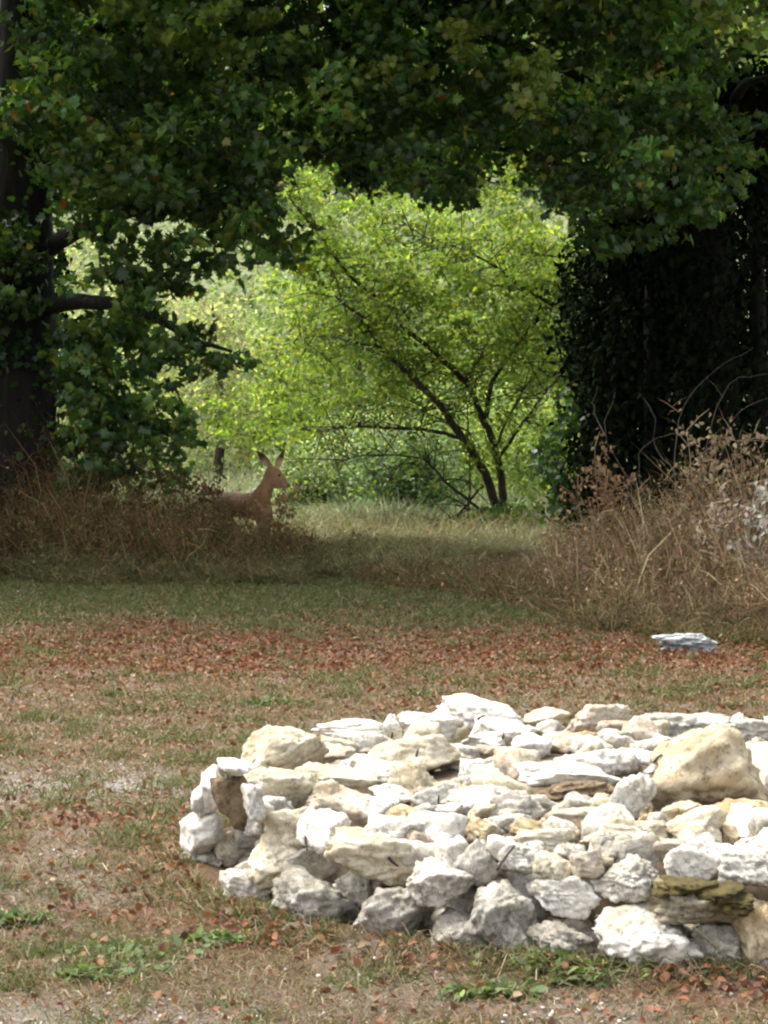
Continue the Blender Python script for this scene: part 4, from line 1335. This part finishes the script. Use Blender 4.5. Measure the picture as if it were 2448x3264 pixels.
for px, py, lb, s in SPOTS:
    p = ground(px, py)
    n = 90
    q = RNG.normal(scale=s, size=(n, 2)) * (1.0, .6)
    xx, yy = p.x + q[:, 0], p.y + q[:, 1]
    ok = ~in_bed(xx, yy, RR - .03)
    xx, yy = xx[ok], yy[ok]
    n = len(xx)
    if n < 8: continue
    P = np.stack([xx, yy, hz(xx, yy)], -1)
    tuft = empty('weed_tuft', p)
    tag(tuft, lb, 'weed', 'green weed tufts on the lawn')
    mb, mb2 = MB(), MB()
    D = norm(np.stack([RNG.normal(size=n) * .7, RNG.normal(size=n) * .7, np.ones(n)], -1))
    gc = [(.095, .135, .042), (.125, .16, .05), (.075, .105, .034)]
    mb.add(*blades(P, D, (.03 + .05 * RNG.random(n)), .006 + .004 * RNG.random(n), .4 + RNG.random(n), pick(gc, n)))
    mb2.add(*leaves(P + (0, 0, .02), .025 + .025 * RNG.random(n), pick(gc, n), OVAL_V, OVAL_F, 1, 0))
    tag(mb.build('blades', M_GRASS, tuft), kind='stuff')
    tag(mb2.build('leaves', M_GRASS, tuft), kind='stuff')

# a leaning dry stalk before the cracked stone
p = ground(2350, 3140)
a, e = Vector((p.x + .02, p.y, 0)), Vector((p.x - .12, p.y + .02, .16))
V, fc = tube(smooth_line([a, (a + e) / 2 + Vector((.01, 0, .01)), e], 4), np.linspace(.004, .002, 9), 5)
mb = MB(); mb.add(V, fc, (.36, .32, .17))
tag(mb.build('dry_stalk', M_DRY), 'thin yellow dry stalk leaning before the large cracked grey stone', 'stalk')

# fallen leaves one can pick out
lv = []
for k in range(6):
    V = OVAL_V * (1.5, 1, 3 + k) if k % 2 else MAPLE_V * (1, 1, 4 + k)
    me = mesh('fallen_leaf', V, [OVAL_F if k % 2 else MAPLE_F], np.broadcast_to(pick([LITTER[k % 4]], 1), (len(V), 3)))
    me.materials.append(M_LITTER); lv.append(me)
x, y = frustum_points(9000, 6.6, 22, 1.0, .98)
g, r, v, far, lawn = lawn_masks(x, y)
ok = (~in_bed(x, y, RR + .02)) & (RNG.random(len(x)) < .10 + .6 * r)
x, y = x[ok][:80], y[ok][:80]
fr = frames(len(x), 1.3, 0)
for i in range(len(x)):
    s = RNG.uniform(.030, .052)
    o = link('fallen_leaf', lv[RNG.integers(6)])
    o.matrix_basis = Matrix([[*fr[i][k], [x[i], y[i], .022][k]] for k in range(3)] + [[0, 0, 0, 1]]) @ Matrix.Diagonal((s, s, s, 1))
    tag(o, 'curled rust red fallen leaf lying on the dry lawn', 'leaf', 'large fallen leaves on the lawn')

# dark bits of twig lying on the stones
dgx = bpy.context.evaluated_depsgraph_get()
m_tw = bark_mat('dead_twig', (.03, .024, .02), (.07, .055, .045), 50)
TW = [(1250, 2345, 'dead twig on the white stones at the back, left of the tallest stone', .05, 1.4), (1330, 2400, 'short dead twig on the wide cream stone near the back', .035, 1.3), (1535, 2290, 'short black twig on the tallest white stone at the back', .035, 1.5),
      (1602, 2345, 'black twig low on the tallest white stone at the back', .03, 1.2), (1400, 2560, 'upright dark twig beside the purplish grey stone in the middle', .06, 1.5), (980, 2690, 'dark twig lying on the big cream stone near the left end', .05, -.9),
      (1255, 2745, 'dark twig on the pointed cream stone at the front', .05, -.9), (1612, 2735, 'long pale twig leaning on the white front stones', .09, 1.0), (2100, 2420, 'dark twig on the left side of the big ochre boulder', .04, 1.4)]
bpy.context.view_layer.update()
for px, py, lb, L, an in TW:
    u, v_ = (px - 1224) / F, -(py - 1632) / F
    dr = Vector((u, CP + v_ * SP, -SP + v_ * CP)).normalized()
    hit, loc, nrm, _, ob, _ = S.ray_cast(dgx, Vector((0, 0, EYE)), dr)
    if not hit: continue
    tx = (Vector((math.cos(an), 0, math.sin(an))) - nrm * nrm.dot(Vector((math.cos(an), 0, math.sin(an))))).normalized()
    c0 = loc + nrm * .004
    V, fc = tube(smooth_line([c0 - tx * L / 2, c0 + nrm * .003, c0 + tx * L / 2], 3), np.linspace(.005, .003, 7), 5)
    tag(link('twig', mesh('twig', V, fc, None, True), m_tw), lb, 'twig', 'dead twigs on the stones')
